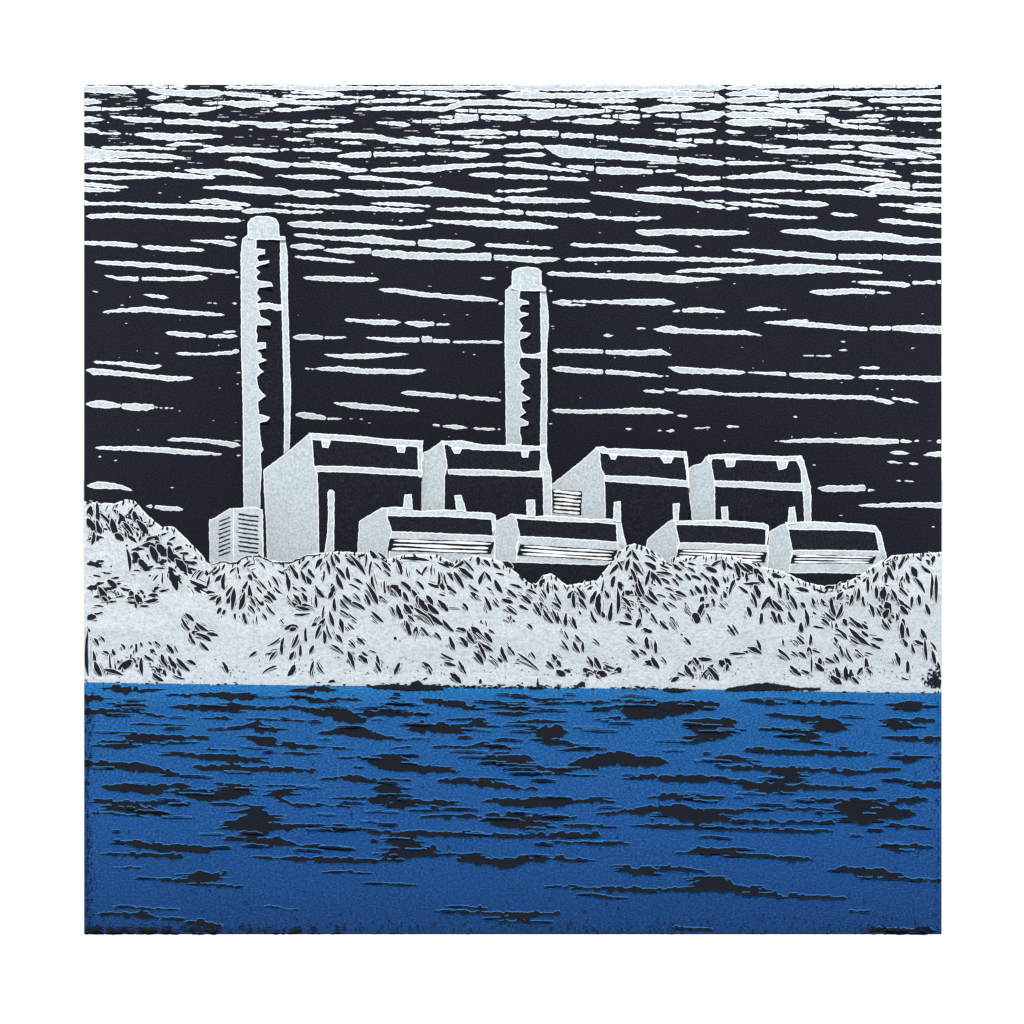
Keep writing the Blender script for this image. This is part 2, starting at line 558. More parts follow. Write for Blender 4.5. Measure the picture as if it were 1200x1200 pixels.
WATER = {
(90, 790): """
110,62,10 200,62,22 330,68,12 ; 370,85,10 560,85,16 640,92,30 730,92,34 745,85,10
880,92,14 950,98,20 1060,128,10 ; 920,65,14 990,62,22 1050,62,14 ; 960,103,10 1180,106,8
30,100,22 110,100,20 ; 150,123,14 265,125,22 ; 30,152,18 250,158,14 380,178,4
380,133,8 500,138,20 600,140,30 700,140,34 ; 620,125,14 680,125,16
700,138,12 920,142,12 1050,160,34 1130,175,60 1180,195,20 1200,185,20 ; 1130,160,18 1260,165,10
570,180,14 630,178,16 ; 700,185,5 940,193,6
620,225,8 700,218,14 750,215,36 830,235,16
220,206,5 470,212,6 ; 130,240,4 250,242,4
200,258,14 300,260,20 430,262,20 550,265,10
100,275,5 350,285,12 500,282,4 ; 60,293,6 200,300,14 270,290,10
700,260,8 760,275,30 830,270,14 ; 740,285,16 880,295,16 1130,307,4
530,310,5 660,313,6 ; 850,327,5 990,330,7
365,330,10 550,342,22 680,350,32 800,368,8
30,368,16 150,375,26 250,385,40 350,400,22 430,415,14
475,385,8 600,385,26 720,390,24 990,398,14
1090,345,6 1200,343,14 ; 1140,385,6 1200,382,14
1000,243,10 1090,238,30 1190,240,44 1260,262,18 1370,275,6
1040,435,8 1100,430,18 1200,437,22
100,465,16 200,470,40 320,475,30 400,465,24 470,460,20
400,490,12 460,490,36 540,502,40 640,495,44 720,490,24 ; 580,453,8 640,462,20 730,458,12 ; 630,470,24 690,480,30
780,460,6 1000,463,6 ; 790,495,12 830,490,44 880,480,14 ; 830,510,20 900,538,14 1135,545,8
60,520,8 150,530,18 470,535,14 ; 120,550,14 250,558,36 385,578,14 ; 60,570,6 300,590,4
600,535,6 700,545,14 780,550,10 ; 690,560,20 740,580,60 790,575,24 ; 650,610,14 700,605,50 760,600,80 820,595,30
600,635,6 690,630,30 760,640,60 840,630,26 970,628,12 ; 710,660,40 735,668,60 760,660,40
600,682,8 700,685,20 830,690,34 900,708,16 1145,718,4
150,685,8 260,705,30 350,715,30 480,720,28 570,728,20 ; 130,740,10 250,748,14 440,755,16 ; 150,800,4 270,800,8
250,838,4 400,852,10 500,848,30 620,825,10 ; 460,840,30 540,838,44 570,840,40 ; 500,868,16 670,880,10
750,760,8 900,763,14 1100,768,26 1250,772,16
1070,815,5 1175,820,8 ; 775,958,6 920,975,7 ; 1090,640,10 1200,643,10
170,958,8 250,968,10 400,970,3 ; 130,993,10 250,993,24 330,1005,26 ; 350,1012,8 450,1015,10 ; 440,1025,10 520,1032,26 600,1045,14
1100,510,4 1200,513,16
""",
(430, 790): """
60,118,6 160,120,10 ; 90,97,8 140,98,8 ; 0,162,8 150,168,16 260,163,6
230,110,8 320,118,24 390,125,26 460,135,6
560,135,14 650,135,14 ; 550,162,14 660,160,20
540,115,4 660,117,5 ; 640,95,8 720,103,14 780,105,6
740,118,6 900,118,8 1010,115,6 ; 1010,107,8 1200,115,14 ; 930,143,16 1050,143,20
1050,155,60 1200,150,70 1290,140,60 1460,122,10 ; 980,185,8 1050,180,14
170,228,12 220,215,40 330,222,40 420,222,28 ; 420,205,24 470,195,30 500,215,8 ; 360,187,10 460,187,14
620,197,14 780,190,10 ; 630,200,10 700,225,10 ; 700,245,50 780,240,54 830,240,40 ; 720,275,30 830,285,16 860,297,6
100,305,4 190,297,5
270,300,6 430,298,12 480,290,30 560,300,14 600,312,6
470,352,8 550,345,24 680,352,24 ; 540,362,10 660,362,16 ; 520,325,5 590,322,8 ; 610,375,10 690,385,14 830,400,10 ; 640,403,6 880,418,7
830,375,14 940,355,50 1000,350,66 1100,355,50 1250,365,34 ; 850,310,8 930,312,18 ; 810,388,6 960,385,14 ; 1020,335,40 1080,340,40
0,360,20 60,360,60 130,365,70 180,385,34 385,400,10 ; 90,338,16 120,338,26 ; 275,373,8
0,440,16 130,435,6 190,438,3 ; 30,475,14 80,475,40 140,480,40 ; 100,510,60 150,515,60
0,515,20 100,520,30 ; 150,528,24 250,527,20 385,530,12 ; 90,540,30 170,545,30 ; 190,563,6 305,565,8
290,440,8 400,447,22 480,450,30 580,465,12 710,473,5 ; 450,430,10 530,432,14
490,520,4 600,528,30 730,525,36 860,525,24 ; 860,523,14 960,522,18 1025,525,8 ; 560,540,8 800,545,8
220,590,6 330,585,14 480,590,14 600,590,30 740,590,24 870,590,6 ; 500,605,10 560,615,36 660,618,34 760,628,14
810,625,10 900,625,14 985,630,10
0,650,10 80,658,20 200,660,24 400,660,14 600,668,16 850,665,22 970,668,14
80,690,30 150,690,70 200,685,24 ; 70,745,20 150,720,40 300,725,24 ; 60,748,14 200,745,24 360,745,16 ; 0,772,12 150,768,10
370,765,16 450,770,36 580,778,36 700,762,16 945,770,5 ; 370,750,10 470,748,14
750,692,5 900,698,10 1090,700,10 ; 975,575,8 1080,568,16 1200,552,40 ; 1100,428,8 1200,420,26 ; 1160,510,6 1200,508,12
1140,625,10 1200,625,14 ; 1180,600,12
1040,805,8 1090,810,24 1200,810,34 ; 775,878,6 840,875,18 ; 855,878,6 1000,885,14 1200,895,16 ; 915,910,12 1035,928,6
40,862,5 160,873,8 ; 280,978,8 500,988,12 800,992,10 ; 380,960,6 500,968,14 ; 520,1015,6 620,1000,20 680,1005,20 ; 560,1020,14 730,1025,5
""",
(770, 790): """
0,135,40 100,130,30 250,122,8
370,108,10 430,112,22 510,120,10 ; 580,115,8 740,118,12 800,120,6
460,168,8 600,180,20 700,190,24 760,195,24 ; 640,215,30 720,212,50 795,230,14 ; 420,225,8 650,230,8
540,250,14 600,255,40 680,255,36 ; 620,275,14 720,290,8
130,190,14 200,200,36 330,195,30 ; 140,225,30 230,225,80 330,225,44 ; 170,255,20 260,255,36 ; 100,280,10 200,275,14
360,313,16 600,320,20 870,328,16
240,350,14 290,345,32 350,352,22 400,370,6
250,385,10 400,388,16 600,392,16 860,402,16 1010,390,8 ; 470,400,20 530,410,36 580,412,20 ; 480,440,30 530,435,40 590,440,24
350,465,20 450,465,30 600,465,20 860,473,7 ; 0,428,30 200,430,26 330,440,16 400,458,20 ; 420,480,14 520,485,14
980,130,14 1040,135,46 1080,135,30 1120,125,12 ; 950,190,14 1060,190,14 1150,190,12 ; 950,205,40 1060,210,40 ; 970,265,14 1180,268,14
1010,348,40 1090,348,40
950,440,6 1060,445,10 ; 1060,455,24 1180,455,30
0,510,24 100,508,22 280,512,14 ; 0,555,40 100,575,70 200,590,50 300,598,14 ; 150,570,20 280,565,14 465,560,6
520,553,6 700,560,12 ; 620,518,10 800,520,14 950,525,16 1120,515,14 ; 730,545,40 800,560,80 900,565,80 980,570,50 1070,580,10 ; 780,600,30 900,605,30 ; 960,620,14 1100,635,5
300,608,14 500,612,12 740,612,12 ; 0,625,20 200,632,14 400,645,10 730,648,8
80,738,6 180,730,20 300,735,24 350,745,14 ; 180,722,8 340,725,8 ; 300,745,14 450,755,14 640,765,16
930,708,10 990,715,34 1050,712,12 1130,712,16
740,805,8 850,815,36 930,820,36 1000,838,10 ; 830,838,8 1000,845,10 1180,853,8
0,810,14 70,800,20 220,820,5 ; 150,845,12 250,845,30 ; 0,892,16 200,885,24 350,895,16 ; 150,870,30 250,865,60 320,875,44 ; 300,885,20 450,890,14 ; 350,910,16 500,915,14 785,925,12
790,978,5 880,980,8 ; 60,1045,5 230,1055,8 ; 900,1050,8 1000,1055,16 1140,1058,10
""",
}
LEAF = {
(90, 570): """75,110,75,160,24; 110,95,115,190,18; 60,180,110,240,30; 110,190,130,250,22; 60,290,140,280,14; 90,250,80,310,16; 130,150,180,200,14; 190,180,210,250,26; 210,260,250,290,24; 230,150,260,200,18; 280,150,300,120,12; 255,200,300,260,16; 280,270,320,300,14; 310,140,340,200,22; 330,190,380,250,26; 350,240,360,268,20; 380,215,410,210,10; 240,160,225,200,16; 300,180,280,160,8;
380,290,420,275,14; 430,270,440,310,20; 440,265,480,255,12; 360,320,420,320,22; 400,330,430,400,30; 440,320,490,370,36; 430,300,460,340,20; 500,330,520,400,26; 510,380,560,400,30; 540,400,590,460,30; 560,440,620,470,20; 500,440,520,520,24; 520,500,540,555,30; 520,480,560,500,14; 530,340,565,328,14; 500,290,530,275,10; 560,360,600,362,12; 590,315,600,320,8; 640,380,645,390,14; 590,405,645,412,16; 270,345,285,450,14; 290,405,330,405,14; 310,360,340,410,24; 300,345,360,340,16; 340,400,380,440,26; 350,440,410,430,16; 310,455,345,460,8; 265,320,275,318,10; 430,440,470,445,8; 430,410,480,408,10;
60,420,130,435,22; 110,405,145,405,12; 90,480,125,488,10; 150,470,185,470,8; 185,430,188,434,10; 60,550,120,545,20; 110,525,145,520,14; 120,550,150,610,26; 95,595,130,590,12; 170,510,210,545,22; 190,525,235,525,12; 190,495,225,492,10; 150,550,200,550,12; 140,600,165,625,16; 165,625,210,620,10; 210,600,255,590,8; 240,548,290,560,14; 290,570,320,600,26; 320,590,350,640,26; 275,605,310,600,14; 280,625,320,628,12; 345,645,385,645,10; 380,625,435,612,16; 390,592,435,588,12; 420,555,440,545,16; 450,565,495,555,10; 415,510,440,480,8; 465,470,465,525,8; 390,485,400,480,8;
60,710,100,705,26; 90,690,135,680,10; 100,645,140,650,8; 60,770,70,785,10;
610,440,680,460,10; 680,460,650,500,10; 700,455,705,480,14; 620,510,700,545,18; 700,545,715,490,10; 600,540,630,585,10; 640,550,700,580,20; 690,580,740,575,16; 735,475,770,445,10; 750,515,785,485,16; 800,475,795,550,16; 720,610,760,590,12; 755,640,778,600,16; 762,685,778,660,16; 790,690,800,670,14; 810,590,840,545,12; 815,630,840,590,16; 850,560,840,660,20; 890,560,920,515,12; 905,580,880,660,18; 895,560,905,600,16; 855,690,858,715,12; 900,690,915,740,16; 930,480,945,505,18; 935,540,945,600,18; 940,600,965,645,12; 930,645,960,685,10; 950,460,975,495,10; 970,600,1005,640,10; 975,545,1000,575,10; 985,510,1025,555,10; 975,650,990,675,6; 1000,620,1010,640,8; 1015,595,1055,625,16; 1035,570,1075,610,16; 1060,490,1090,545,10; 1070,545,1100,575,10; 1035,510,1050,545,8; 1030,640,1070,690,10; 1005,690,1025,720,10; 975,700,980,745,6; 870,440,875,480,8; 830,465,860,440,8; 900,440,935,405,10; 920,435,960,420,8; 990,410,1015,440,8; 875,480,885,500,8; 1090,455,1130,470,12; 1130,470,1145,560,16; 1135,450,1170,430,14; 1170,430,1190,490,18; 1170,545,1190,560,10; 1140,590,1165,635,10; 1180,590,1200,640,16; 1130,770,1190,760,24; 1100,720,1120,745,6;
590,690,630,725,14; 570,715,610,775,14; 650,740,710,780,16; 640,755,660,780,16""",
(340, 570): """0,430,40,495,16; 60,450,100,405,12; 60,460,90,520,16; 100,450,130,490,14; 90,490,110,525,18; 140,440,170,395,16; 175,515,182,460,10; 195,405,210,470,14; 225,375,250,440,14; 240,370,265,410,12; 250,440,295,500,14; 255,480,285,550,16; 300,370,310,400,12; 310,390,370,430,14; 310,440,322,500,14; 325,375,400,470,14; 360,385,410,370,10; 410,370,405,430,10; 435,350,465,385,16; 480,360,515,390,10; 440,410,430,480,10; 445,490,465,575,14; 455,415,490,450,8; 415,530,470,630,16; 320,530,375,560,10; 350,500,390,525,12; 210,600,235,540,18; 225,530,245,565,18; 140,540,180,595,16; 60,545,85,565,10; 65,580,90,620,14; 20,590,60,650,14; 10,625,40,650,14; 40,650,100,665,14; 70,640,125,665,16; 30,690,100,685,10; 140,590,145,650,14; 185,650,178,710,10; 240,610,245,670,16; 215,680,235,750,14; 275,615,315,660,12; 290,590,350,640,14; 340,630,400,665,16; 345,580,378,620,8; 405,585,430,640,14; 445,680,500,730,14; 485,595,525,625,16; 510,515,515,575,10; 500,410,540,455,14; 510,455,540,485,10; 575,400,600,470,18; 570,400,605,415,10; 630,440,640,490,6; 530,540,560,570,20; 550,540,595,590,36; 605,520,660,570,14; 615,575,640,620,16; 660,560,690,600,14; 690,600,735,665,26; 685,515,720,555,12; 685,450,715,475,10; 715,475,740,435,10; 770,425,765,475,8; 800,465,800,530,12; 750,525,800,545,12; 800,520,830,555,16; 810,580,835,590,8; 805,415,860,440,10; 830,405,890,430,10; 835,480,850,530,10; 850,470,880,510,12; 850,540,895,575,18; 890,470,935,545,18; 890,435,940,400,14; 940,400,990,455,10; 920,445,985,495,20; 970,530,1015,565,10; 980,575,1020,610,18; 1025,525,1050,465,14; 1055,465,1085,510,14; 1015,385,1018,420,16; 1050,400,1080,430,14; 1100,415,1135,445,14; 1115,470,1155,480,10; 1110,510,1145,570,18; 1060,545,1100,580,8; 1055,600,1085,665,16; 1100,615,1130,650,10; 1155,410,1200,435,20; 1150,610,1200,625,16; 1175,650,1200,680,12; 1180,560,1200,580,14; 935,635,960,670,12;
550,655,575,700,10; 580,645,605,710,20; 620,640,660,690,18; 680,665,770,745,18; 700,610,740,670,22; 740,595,770,640,16; 750,640,800,685,20; 805,620,850,670,20; 750,690,820,745,20; 630,650,665,660,14; 620,730,640,780,18; 830,725,880,780,16; 680,760,685,785,16; 710,765,730,785,14; 640,700,670,730,12; 820,660,910,660,4;
130,730,155,710,12; 120,750,140,740,14; 150,770,185,720,14; 275,670,320,700,14; 270,720,285,785,18; 315,740,345,770,8; 320,690,360,720,8; 0,775,30,770,16; 610,390,740,400,16""",
(590, 570): """40,530,95,548,12; 25,560,70,600,14; 100,590,145,630,14; 130,560,175,580,10; 0,610,45,620,14; 20,650,70,690,12; 90,645,130,665,14; 25,710,60,730,14; 40,700,40,735,10; 130,745,155,770,10; 165,635,200,695,14; 200,630,220,670,14; 220,670,265,735,14; 205,560,230,605,10; 200,540,220,505,18; 243,520,245,575,14; 265,525,290,560,14; 280,580,310,635,12; 265,630,305,660,14; 265,670,295,735,14; 340,690,338,750,16; 375,710,395,765,16; 350,600,385,570,20; 380,580,385,650,16; 400,550,440,605,14; 395,600,445,660,14; 410,675,420,690,10; 455,555,480,540,12; 470,630,500,570,18; 475,675,500,735,10; 520,590,525,690,24; 535,680,545,705,16; 540,510,525,580,10; 550,565,570,600,14; 575,720,585,635,20; 600,490,590,540,18; 580,470,640,410,16; 620,410,640,450,12; 670,380,700,345,14; 700,345,730,395,14; 680,395,665,450,16; 705,410,745,465,16; 690,450,720,520,14; 625,520,645,560,24; 660,570,690,580,20; 680,500,720,470,12; 720,530,740,590,26; 730,500,770,600,14; 640,600,690,660,12; 650,570,640,610,10; 615,560,615,680,14; 650,640,700,665,8; 660,690,690,720,16; 630,735,690,745,14; 735,660,745,720,16; 720,760,740,720,18; 745,640,790,670,16; 760,770,800,785,16; 800,690,830,740,12; 770,375,820,405,12; 770,415,820,445,20; 770,530,790,460,14; 790,460,850,530,14; 800,470,820,510,10; 850,420,895,440,10; 920,420,960,450,14; 950,410,975,430,12; 830,465,905,475,12; 850,500,895,520,10; 790,560,835,615,16; 770,590,825,635,14; 915,500,945,535,12; 935,475,970,505,12; 985,475,1010,505,14; 1000,415,1040,425,10; 1000,440,1035,465,10; 1020,485,1065,505,14; 1070,470,1115,510,12; 1100,440,1150,460,20; 1120,440,1170,405,12; 1185,400,1195,450,16; 1130,490,1165,540,16; 1040,540,1070,575,16; 1090,535,1100,580,16; 1125,540,1155,580,14; 1010,560,1025,590,12; 935,570,985,595,14; 900,580,935,615,10; 875,550,920,570,10; 865,630,895,670,12; 890,625,935,655,8; 835,585,875,600,8; 985,630,1020,690,14; 1030,690,1050,735,30; 1050,715,1080,640,20; 1065,620,1080,600,18; 1085,650,1110,640,16; 1130,610,1135,645,18; 1170,630,1200,660,8; 850,730,890,770,14; 905,710,935,770,18; 1190,570,1200,600,14; 1100,690,1120,740,10; 670,650,690,690,10""",
(850, 570): """0,410,40,445,14; 50,420,70,480,20; 70,410,130,460,14; 100,420,170,470,20; 160,450,200,510,26; 105,525,180,520,12; 180,480,210,520,16; 25,580,50,510,14; 75,540,120,575,12; 140,580,165,650,14; 160,540,185,600,22; 235,500,265,545,14; 200,660,240,600,18; 235,610,260,650,24; 260,620,310,670,16; 255,475,300,490,20; 320,525,345,560,12; 285,520,300,600,14; 330,560,340,610,14; 350,590,385,660,16; 385,550,445,565,16; 410,630,430,660,14; 250,680,275,735,22; 290,690,310,740,14; 345,680,375,730,16; 430,670,440,750,18; 195,690,190,740,16; 120,655,135,700,18; 410,740,415,785,18; 470,605,490,655,14; 475,680,490,690,8; 490,555,540,575,12; 540,550,585,548,12; 520,610,550,645,14; 560,620,590,600,16; 575,610,600,700,18; 600,620,635,575,14; 630,640,600,710,14; 540,680,590,720,12; 665,550,700,540,12; 670,640,685,590,14; 710,615,720,555,14; 745,600,755,645,14; 745,515,775,495,12; 770,505,770,570,14; 800,515,825,465,14; 815,540,818,600,16; 860,550,855,620,26; 867,470,866,520,16; 880,440,910,500,20; 870,420,915,400,14; 905,400,915,450,14; 940,440,970,380,14; 900,560,930,620,14; 960,490,945,540,12; 965,410,985,390,10; 980,470,995,520,16; 1010,440,1030,500,22; 1030,500,1075,570,14; 945,550,985,590,14; 955,520,965,570,10; 1010,600,1005,650,16; 940,610,1000,660,18; 950,650,985,690,20; 1045,590,1050,640,14; 1035,380,1060,400,10; 1065,430,1110,465,14; 1085,400,1110,415,12; 1120,420,1130,380,16; 1150,380,1165,410,22; 1115,480,1110,600,14; 1140,490,1140,620,16; 1085,640,1105,690,16; 1150,600,1165,620,30; 780,640,800,700,14; 870,630,890,680,30; 880,670,860,710,24; 820,660,840,700,10; 850,720,885,770,12; 925,690,930,730,14; 960,720,965,780,16; 640,720,655,750,20; 675,710,740,765,16; 525,720,560,750,14; 480,755,530,765,10; 600,740,610,780,12""",
(90, 690): """95,270,115,305,14; 130,260,150,285,10; 60,250,62,450,14; 90,340,100,400,14; 100,400,130,465,20; 145,340,180,360,10; 180,360,190,450,10; 150,440,240,465,16; 155,460,160,430,24; 195,330,205,355,14; 230,430,290,390,26; 240,300,260,325,10; 290,320,300,305,8; 320,300,320,340,12; 345,290,355,310,10; 350,380,355,460,14; 330,370,360,390,8; 390,285,405,300,8; 425,285,450,310,12; 370,360,410,385,12; 400,330,425,350,16; 460,360,490,420,18; 490,305,520,345,18; 530,310,545,340,8; 500,370,540,430,18; 545,380,605,440,18; 600,390,640,410,14; 415,420,460,440,10; 415,460,465,495,16; 525,465,580,485,8; 790,400,815,450,16; 935,365,970,340,12; 1035,305,1095,265,10; 1120,270,1112,350,14; 1025,350,1080,340,10; 1080,340,1045,385,10; 1010,455,1075,420,10; 1155,380,1175,340,14; 1145,465,1175,415,20; 1165,310,1195,255,14; 610,240,640,295,12; 625,235,660,245,16; 650,245,720,280,16; 710,240,760,250,14; 670,290,710,330,14""",
(340, 690): """85,215,88,280,14; 10,315,40,250,12; 55,310,55,360,14; 105,350,125,310,14; 10,375,22,340,14; 0,455,20,415,16; 110,465,125,395,12; 145,395,160,395,8; 150,400,185,455,8; 180,230,185,290,16; 200,200,225,265,10; 140,265,165,200,12; 250,250,280,290,14; 225,305,285,350,10; 310,340,345,350,10; 315,345,345,425,16; 320,280,350,315,10; 365,270,400,300,12; 375,365,415,400,18; 390,340,420,360,10; 430,330,465,345,6; 470,365,480,430,16; 465,400,490,445,14; 565,460,590,405,16; 565,262,575,272,12; 630,180,650,245,18; 683,210,680,260,18; 710,210,745,250,12; 785,240,815,275,12; 865,265,890,325,16; 920,265,955,310,16; 905,215,960,235,14; 960,230,1000,290,14; 985,210,1040,265,24; 1055,240,1090,285,18; 1010,290,1090,335,16; 1020,300,1055,375,14; 995,345,1040,405,16; 1080,365,1125,415,10; 1125,375,1145,395,14; 1145,320,1175,390,14; 1180,310,1200,330,12; 820,350,880,380,10; 840,400,890,415,14; 915,395,950,455,14; 870,460,920,505,22; 720,400,765,440,16; 750,430,765,460,12; 720,490,740,480,8; 1030,490,1030,510,12; 210,505,240,500,12""",
(590, 690): """0,340,20,390,12; 25,310,60,355,12; 85,355,185,435,10; 150,345,170,375,10; 60,403,85,405,6; 235,395,270,430,14; 265,355,295,395,16; 290,390,310,420,14; 290,445,330,465,24; 330,440,360,450,14; 455,370,480,420,12; 435,435,475,450,24; 495,375,525,430,18; 510,455,555,465,26; 550,410,600,430,12; 600,450,635,435,24; 330,230,350,270,8; 315,280,350,330,10; 380,290,410,340,14; 390,250,430,290,10; 430,290,432,340,12; 485,270,520,305,8; 670,255,710,295,10; 775,265,785,320,18; 820,285,825,345,14; 695,335,730,370,14; 735,330,770,355,12; 770,395,820,410,20; 805,375,840,425,18; 855,370,880,405,8; 770,215,790,235,14; 910,500,945,480,18; 945,455,980,470,10; 985,415,1025,470,18; 1030,375,1060,420,14; 1060,375,1120,380,16; 1075,475,1130,415,16; 1110,430,1160,490,20; 1170,390,1190,420,24; 980,265,1010,300,12; 1020,390,1000,410,12; 960,245,968,250,8""",
(850, 690): """30,350,100,350,12; 95,345,120,340,12; 125,320,190,350,18; 170,280,190,340,14; 0,380,30,410,20; 10,410,5,440,14; 15,200,50,250,12; 40,195,70,240,10; 310,275,315,305,10; 290,330,345,380,16; 360,340,390,365,10; 370,280,395,305,10; 390,260,425,295,14; 400,345,435,375,12; 460,250,455,300,14; 450,320,465,365,18; 470,330,510,345,8; 465,370,465,450,8; 355,420,405,465,18; 415,440,465,465,12; 490,405,530,440,18; 510,375,515,405,16; 545,375,590,400,12; 590,355,615,395,12; 600,220,655,270,14; 590,265,615,310,14; 620,310,640,360,14; 655,315,690,390,10; 680,270,720,295,12; 680,220,775,300,18; 740,230,770,255,14; 800,265,850,275,12; 790,295,835,320,14; 705,330,745,365,12; 760,345,795,355,8; 740,190,770,215,12; 575,475,625,510,24; 600,430,620,480,18; 650,425,655,490,20; 680,440,690,490,20; 715,465,740,430,14; 760,380,765,430,18; 765,430,785,460,12; 690,480,720,510,14; 920,350,940,410,16; 985,395,985,450,16; 955,190,960,280,18; 960,275,980,310,16; 985,210,995,255,12; 1060,220,1085,270,18; 1030,280,1080,300,16; 1080,280,1090,380,14; 1110,290,1140,335,10; 1010,300,1025,345,12; 1120,340,1135,400,16; 1150,400,1160,430,12; 955,480,990,490,8""",
}
# ------------------------------------------------------------------ the setting
SKY_Y = 160.0
BASE_Z = 20.0
X0, X1 = (98.5 - 600) * S, (1103.5 - 600) * S


def sheet(name, pts, mats):
    mb = MB()
    mb.face(pts)
    return tag(mb.build(name, mats), kind='structure')


sheet('ground', [(-9000, -9000, -1.0), (9000, -9000, -1.0), (9000, 9000, -1.0), (-9000, 9000, -1.0)], [M_PAPER])

# sky: a dark slab standing behind the power station
mb = MB()
zt = P(600, 99.5, SKY_Y).z
a, b_ = SKY_Y, SKY_Y + .6
for q in ([(X0, a, -1), (X1, a, -1), (X1, a, zt), (X0, a, zt)], [(X0, b_, -1), (X1, b_, -1), (X1, b_, zt), (X0, b_, zt)],
          [(X0, a, zt), (X1, a, zt), (X1, b_, zt), (X0, b_, zt)], [(X0, a, -1), (X0, b_, -1), (X0, b_, zt), (X0, a, zt)],
          [(X1, a, -1), (X1, b_, -1), (X1, b_, zt), (X1, a, zt)]):
    mb.face(q)
tag(mb.build('sky', [M_BLACK]), kind='structure')


def strip(mb, rows, at, rimw=1.0, up=0.0):
    """a stroke as a raised strip: pale edge, mottled middle, real thickness; at(px, py, lift) -> point"""
    cells = []
    for x, yt, yb in rows:
        th = yb - yt
        r = min(rimw, th * .32)
        cells.append([at(x, yt, 0), at(x, yt, up + .3), at(x, yt + r, up + .38), at(x, yb - r, up + .38), at(x, yb, up + .3), at(x, yb, 0)])
    base = len(mb.v)
    for c in cells:
        mb.v += c
    for i in range(len(cells) - 1):
        p, q = base + 6 * i, base + 6 * (i + 1)
        for k, mi in enumerate((0, 0, 1, 0, 0)):
            mb.f.append([p + k, q + k, q + k + 1, p + k + 1]); mb.m.append(mi)
    for e in (base, base + 6 * (len(cells) - 1)):
        mb.f.append([e + k for k in range(6)]); mb.m.append(0)


mb = MB()
idx = 0
for (ox, oy), txt in SKY.items():
    sts = parse(txt)
    near = lambda p, q: -6 < q[0][0] - p[-1][0] < 16 and abs(q[0][1] - p[-1][1]) < 14 and min(q[0][2], p[-1][2]) > 9
    for si, st in enumerate(sts):
        bl = (si > 0 and near(sts[si - 1], st), si + 1 < len(sts) and near(st, sts[si + 1]))
        rows = stroke_rows(st, ox, oy, K1, rag=.62, step=1.3, grow=.84 if oy == 90 else .94, blunt=bl)
        if len(rows) < 3:
            continue
        idx += 1
        up = (idx % 60) * .004
        # thin cuts across the denser strokes near the top, as the gouge left them
        segs, cur = [], []
        for r in rows:
            cur.append(r)
            if r[1] < 150 and r[2] - r[1] < 4 and len(cur) > 5 and rnd.random() < .03:
                segs.append(cur)
                cur = [(r[0] + rnd.uniform(.6, 1.6), r[1] + (r[2] - r[1]) * rnd.uniform(0, .4), r[2] - (r[2] - r[1]) * rnd.uniform(0, .3))]
        segs.append(cur)
        for sgm in segs:
            if len(sgm) >= 3:
                strip(mb, sgm, lambda x, y, h: P(x, min(max(y, 99.7), 790), SKY_Y - .05 - h), up=up)
# small flecks beside the strokes
for _ in range(260):
    x, y = rnd.uniform(100, 1102), 105 + 470 * rnd.random() ** 2.2
    L, t = rnd.uniform(.5, 3.2), rnd.uniform(.5, 1.1)
    rows = [(x + L * i / 3, y - t / 2 * (1 if 0 < i < 3 else .4), y + t / 2 * (1 if 0 < i < 3 else .4)) for i in range(4)]
    if rows[-1][0] < 1103:
        strip(mb, rows, lambda x, y, h: P(x, y, SKY_Y - .05 - h), up=.3)
for _ in range(420):                     # broken hairlines between the streaks high up
    x, y = rnd.uniform(100, 1090), 101 + 95 * rnd.random() ** 1.5
    L, t = rnd.uniform(3, 15), rnd.uniform(.35, .8)
    n = max(4, int(L / 1.5))
    ph = rnd.uniform(0, 99)
    rows = [(x + L * i / n, y + mnoise.noise(Vector((x * .3 + i * .4, ph, 0))) * .5 - t / 2 * rnd.uniform(.4, 1.3), y + t / 2 * rnd.uniform(.4, 1.3)) for i in range(n + 1)]
    if rows[-1][0] < 1103:
        strip(mb, rows, lambda x, y, h: P(x, max(y, 100), SKY_Y - .05 - h), up=.27)
tag(mb.build('clouds', [M_RIM, M_WHITE]), 'ragged pale streaks of cloud across the dark sky', 'clouds', kind='stuff')

# water
M_WATER = mat('water_blue', [(.0028, .030, .118), (.0070, .062, .212), (.0190, .125, .345)], scale=.75, detail=7, rough=.7, spec=.08,
              spots=(.005, .020, .065), spot_scale=1.0, spot_lo=.63, spot_hi=.70, stretch=(1, .3, 1))
M_WRIM = mat('water_ripple_edge', [(.014, .14, .38), (.06, .26, .54)], scale=.9, rough=.6, spec=.08)
nt = M_WATER.node_tree            # shallower, greener water along the shore
bs = nt.nodes['Principled BSDF']
src = bs.inputs['Base Color'].links[0].from_socket
tc = nt.nodes.new('ShaderNodeTexCoord'); sx = nt.nodes.new('ShaderNodeSeparateXYZ')
mr = nt.nodes.new('ShaderNodeMapRange')
mr.inputs['From Min'].default_value = -700; mr.inputs['From Max'].default_value = 0
nt.links.new(tc.outputs['Object'], sx.inputs[0]); nt.links.new(sx.outputs['Y'], mr.inputs['Value'])
rp = nt.nodes.new('ShaderNodeValToRGB')
rp.color_ramp.elements[0].color = (.62, .55, .60, 1)
rp.color_ramp.elements[1].color = (1.0, 2.1, 1.6, 1)
e = rp.color_ramp.elements.new(.5); e.color = (1, 1, 1, 1)
e = rp.color_ramp.elements.new(.90); e.color = (1.0, 1.32, 1.2, 1)
mx = nt.nodes.new('ShaderNodeMix'); mx.data_type = 'RGBA'; mx.blend_type = 'MULTIPLY'
mx.inputs['Factor'].default_value = 1
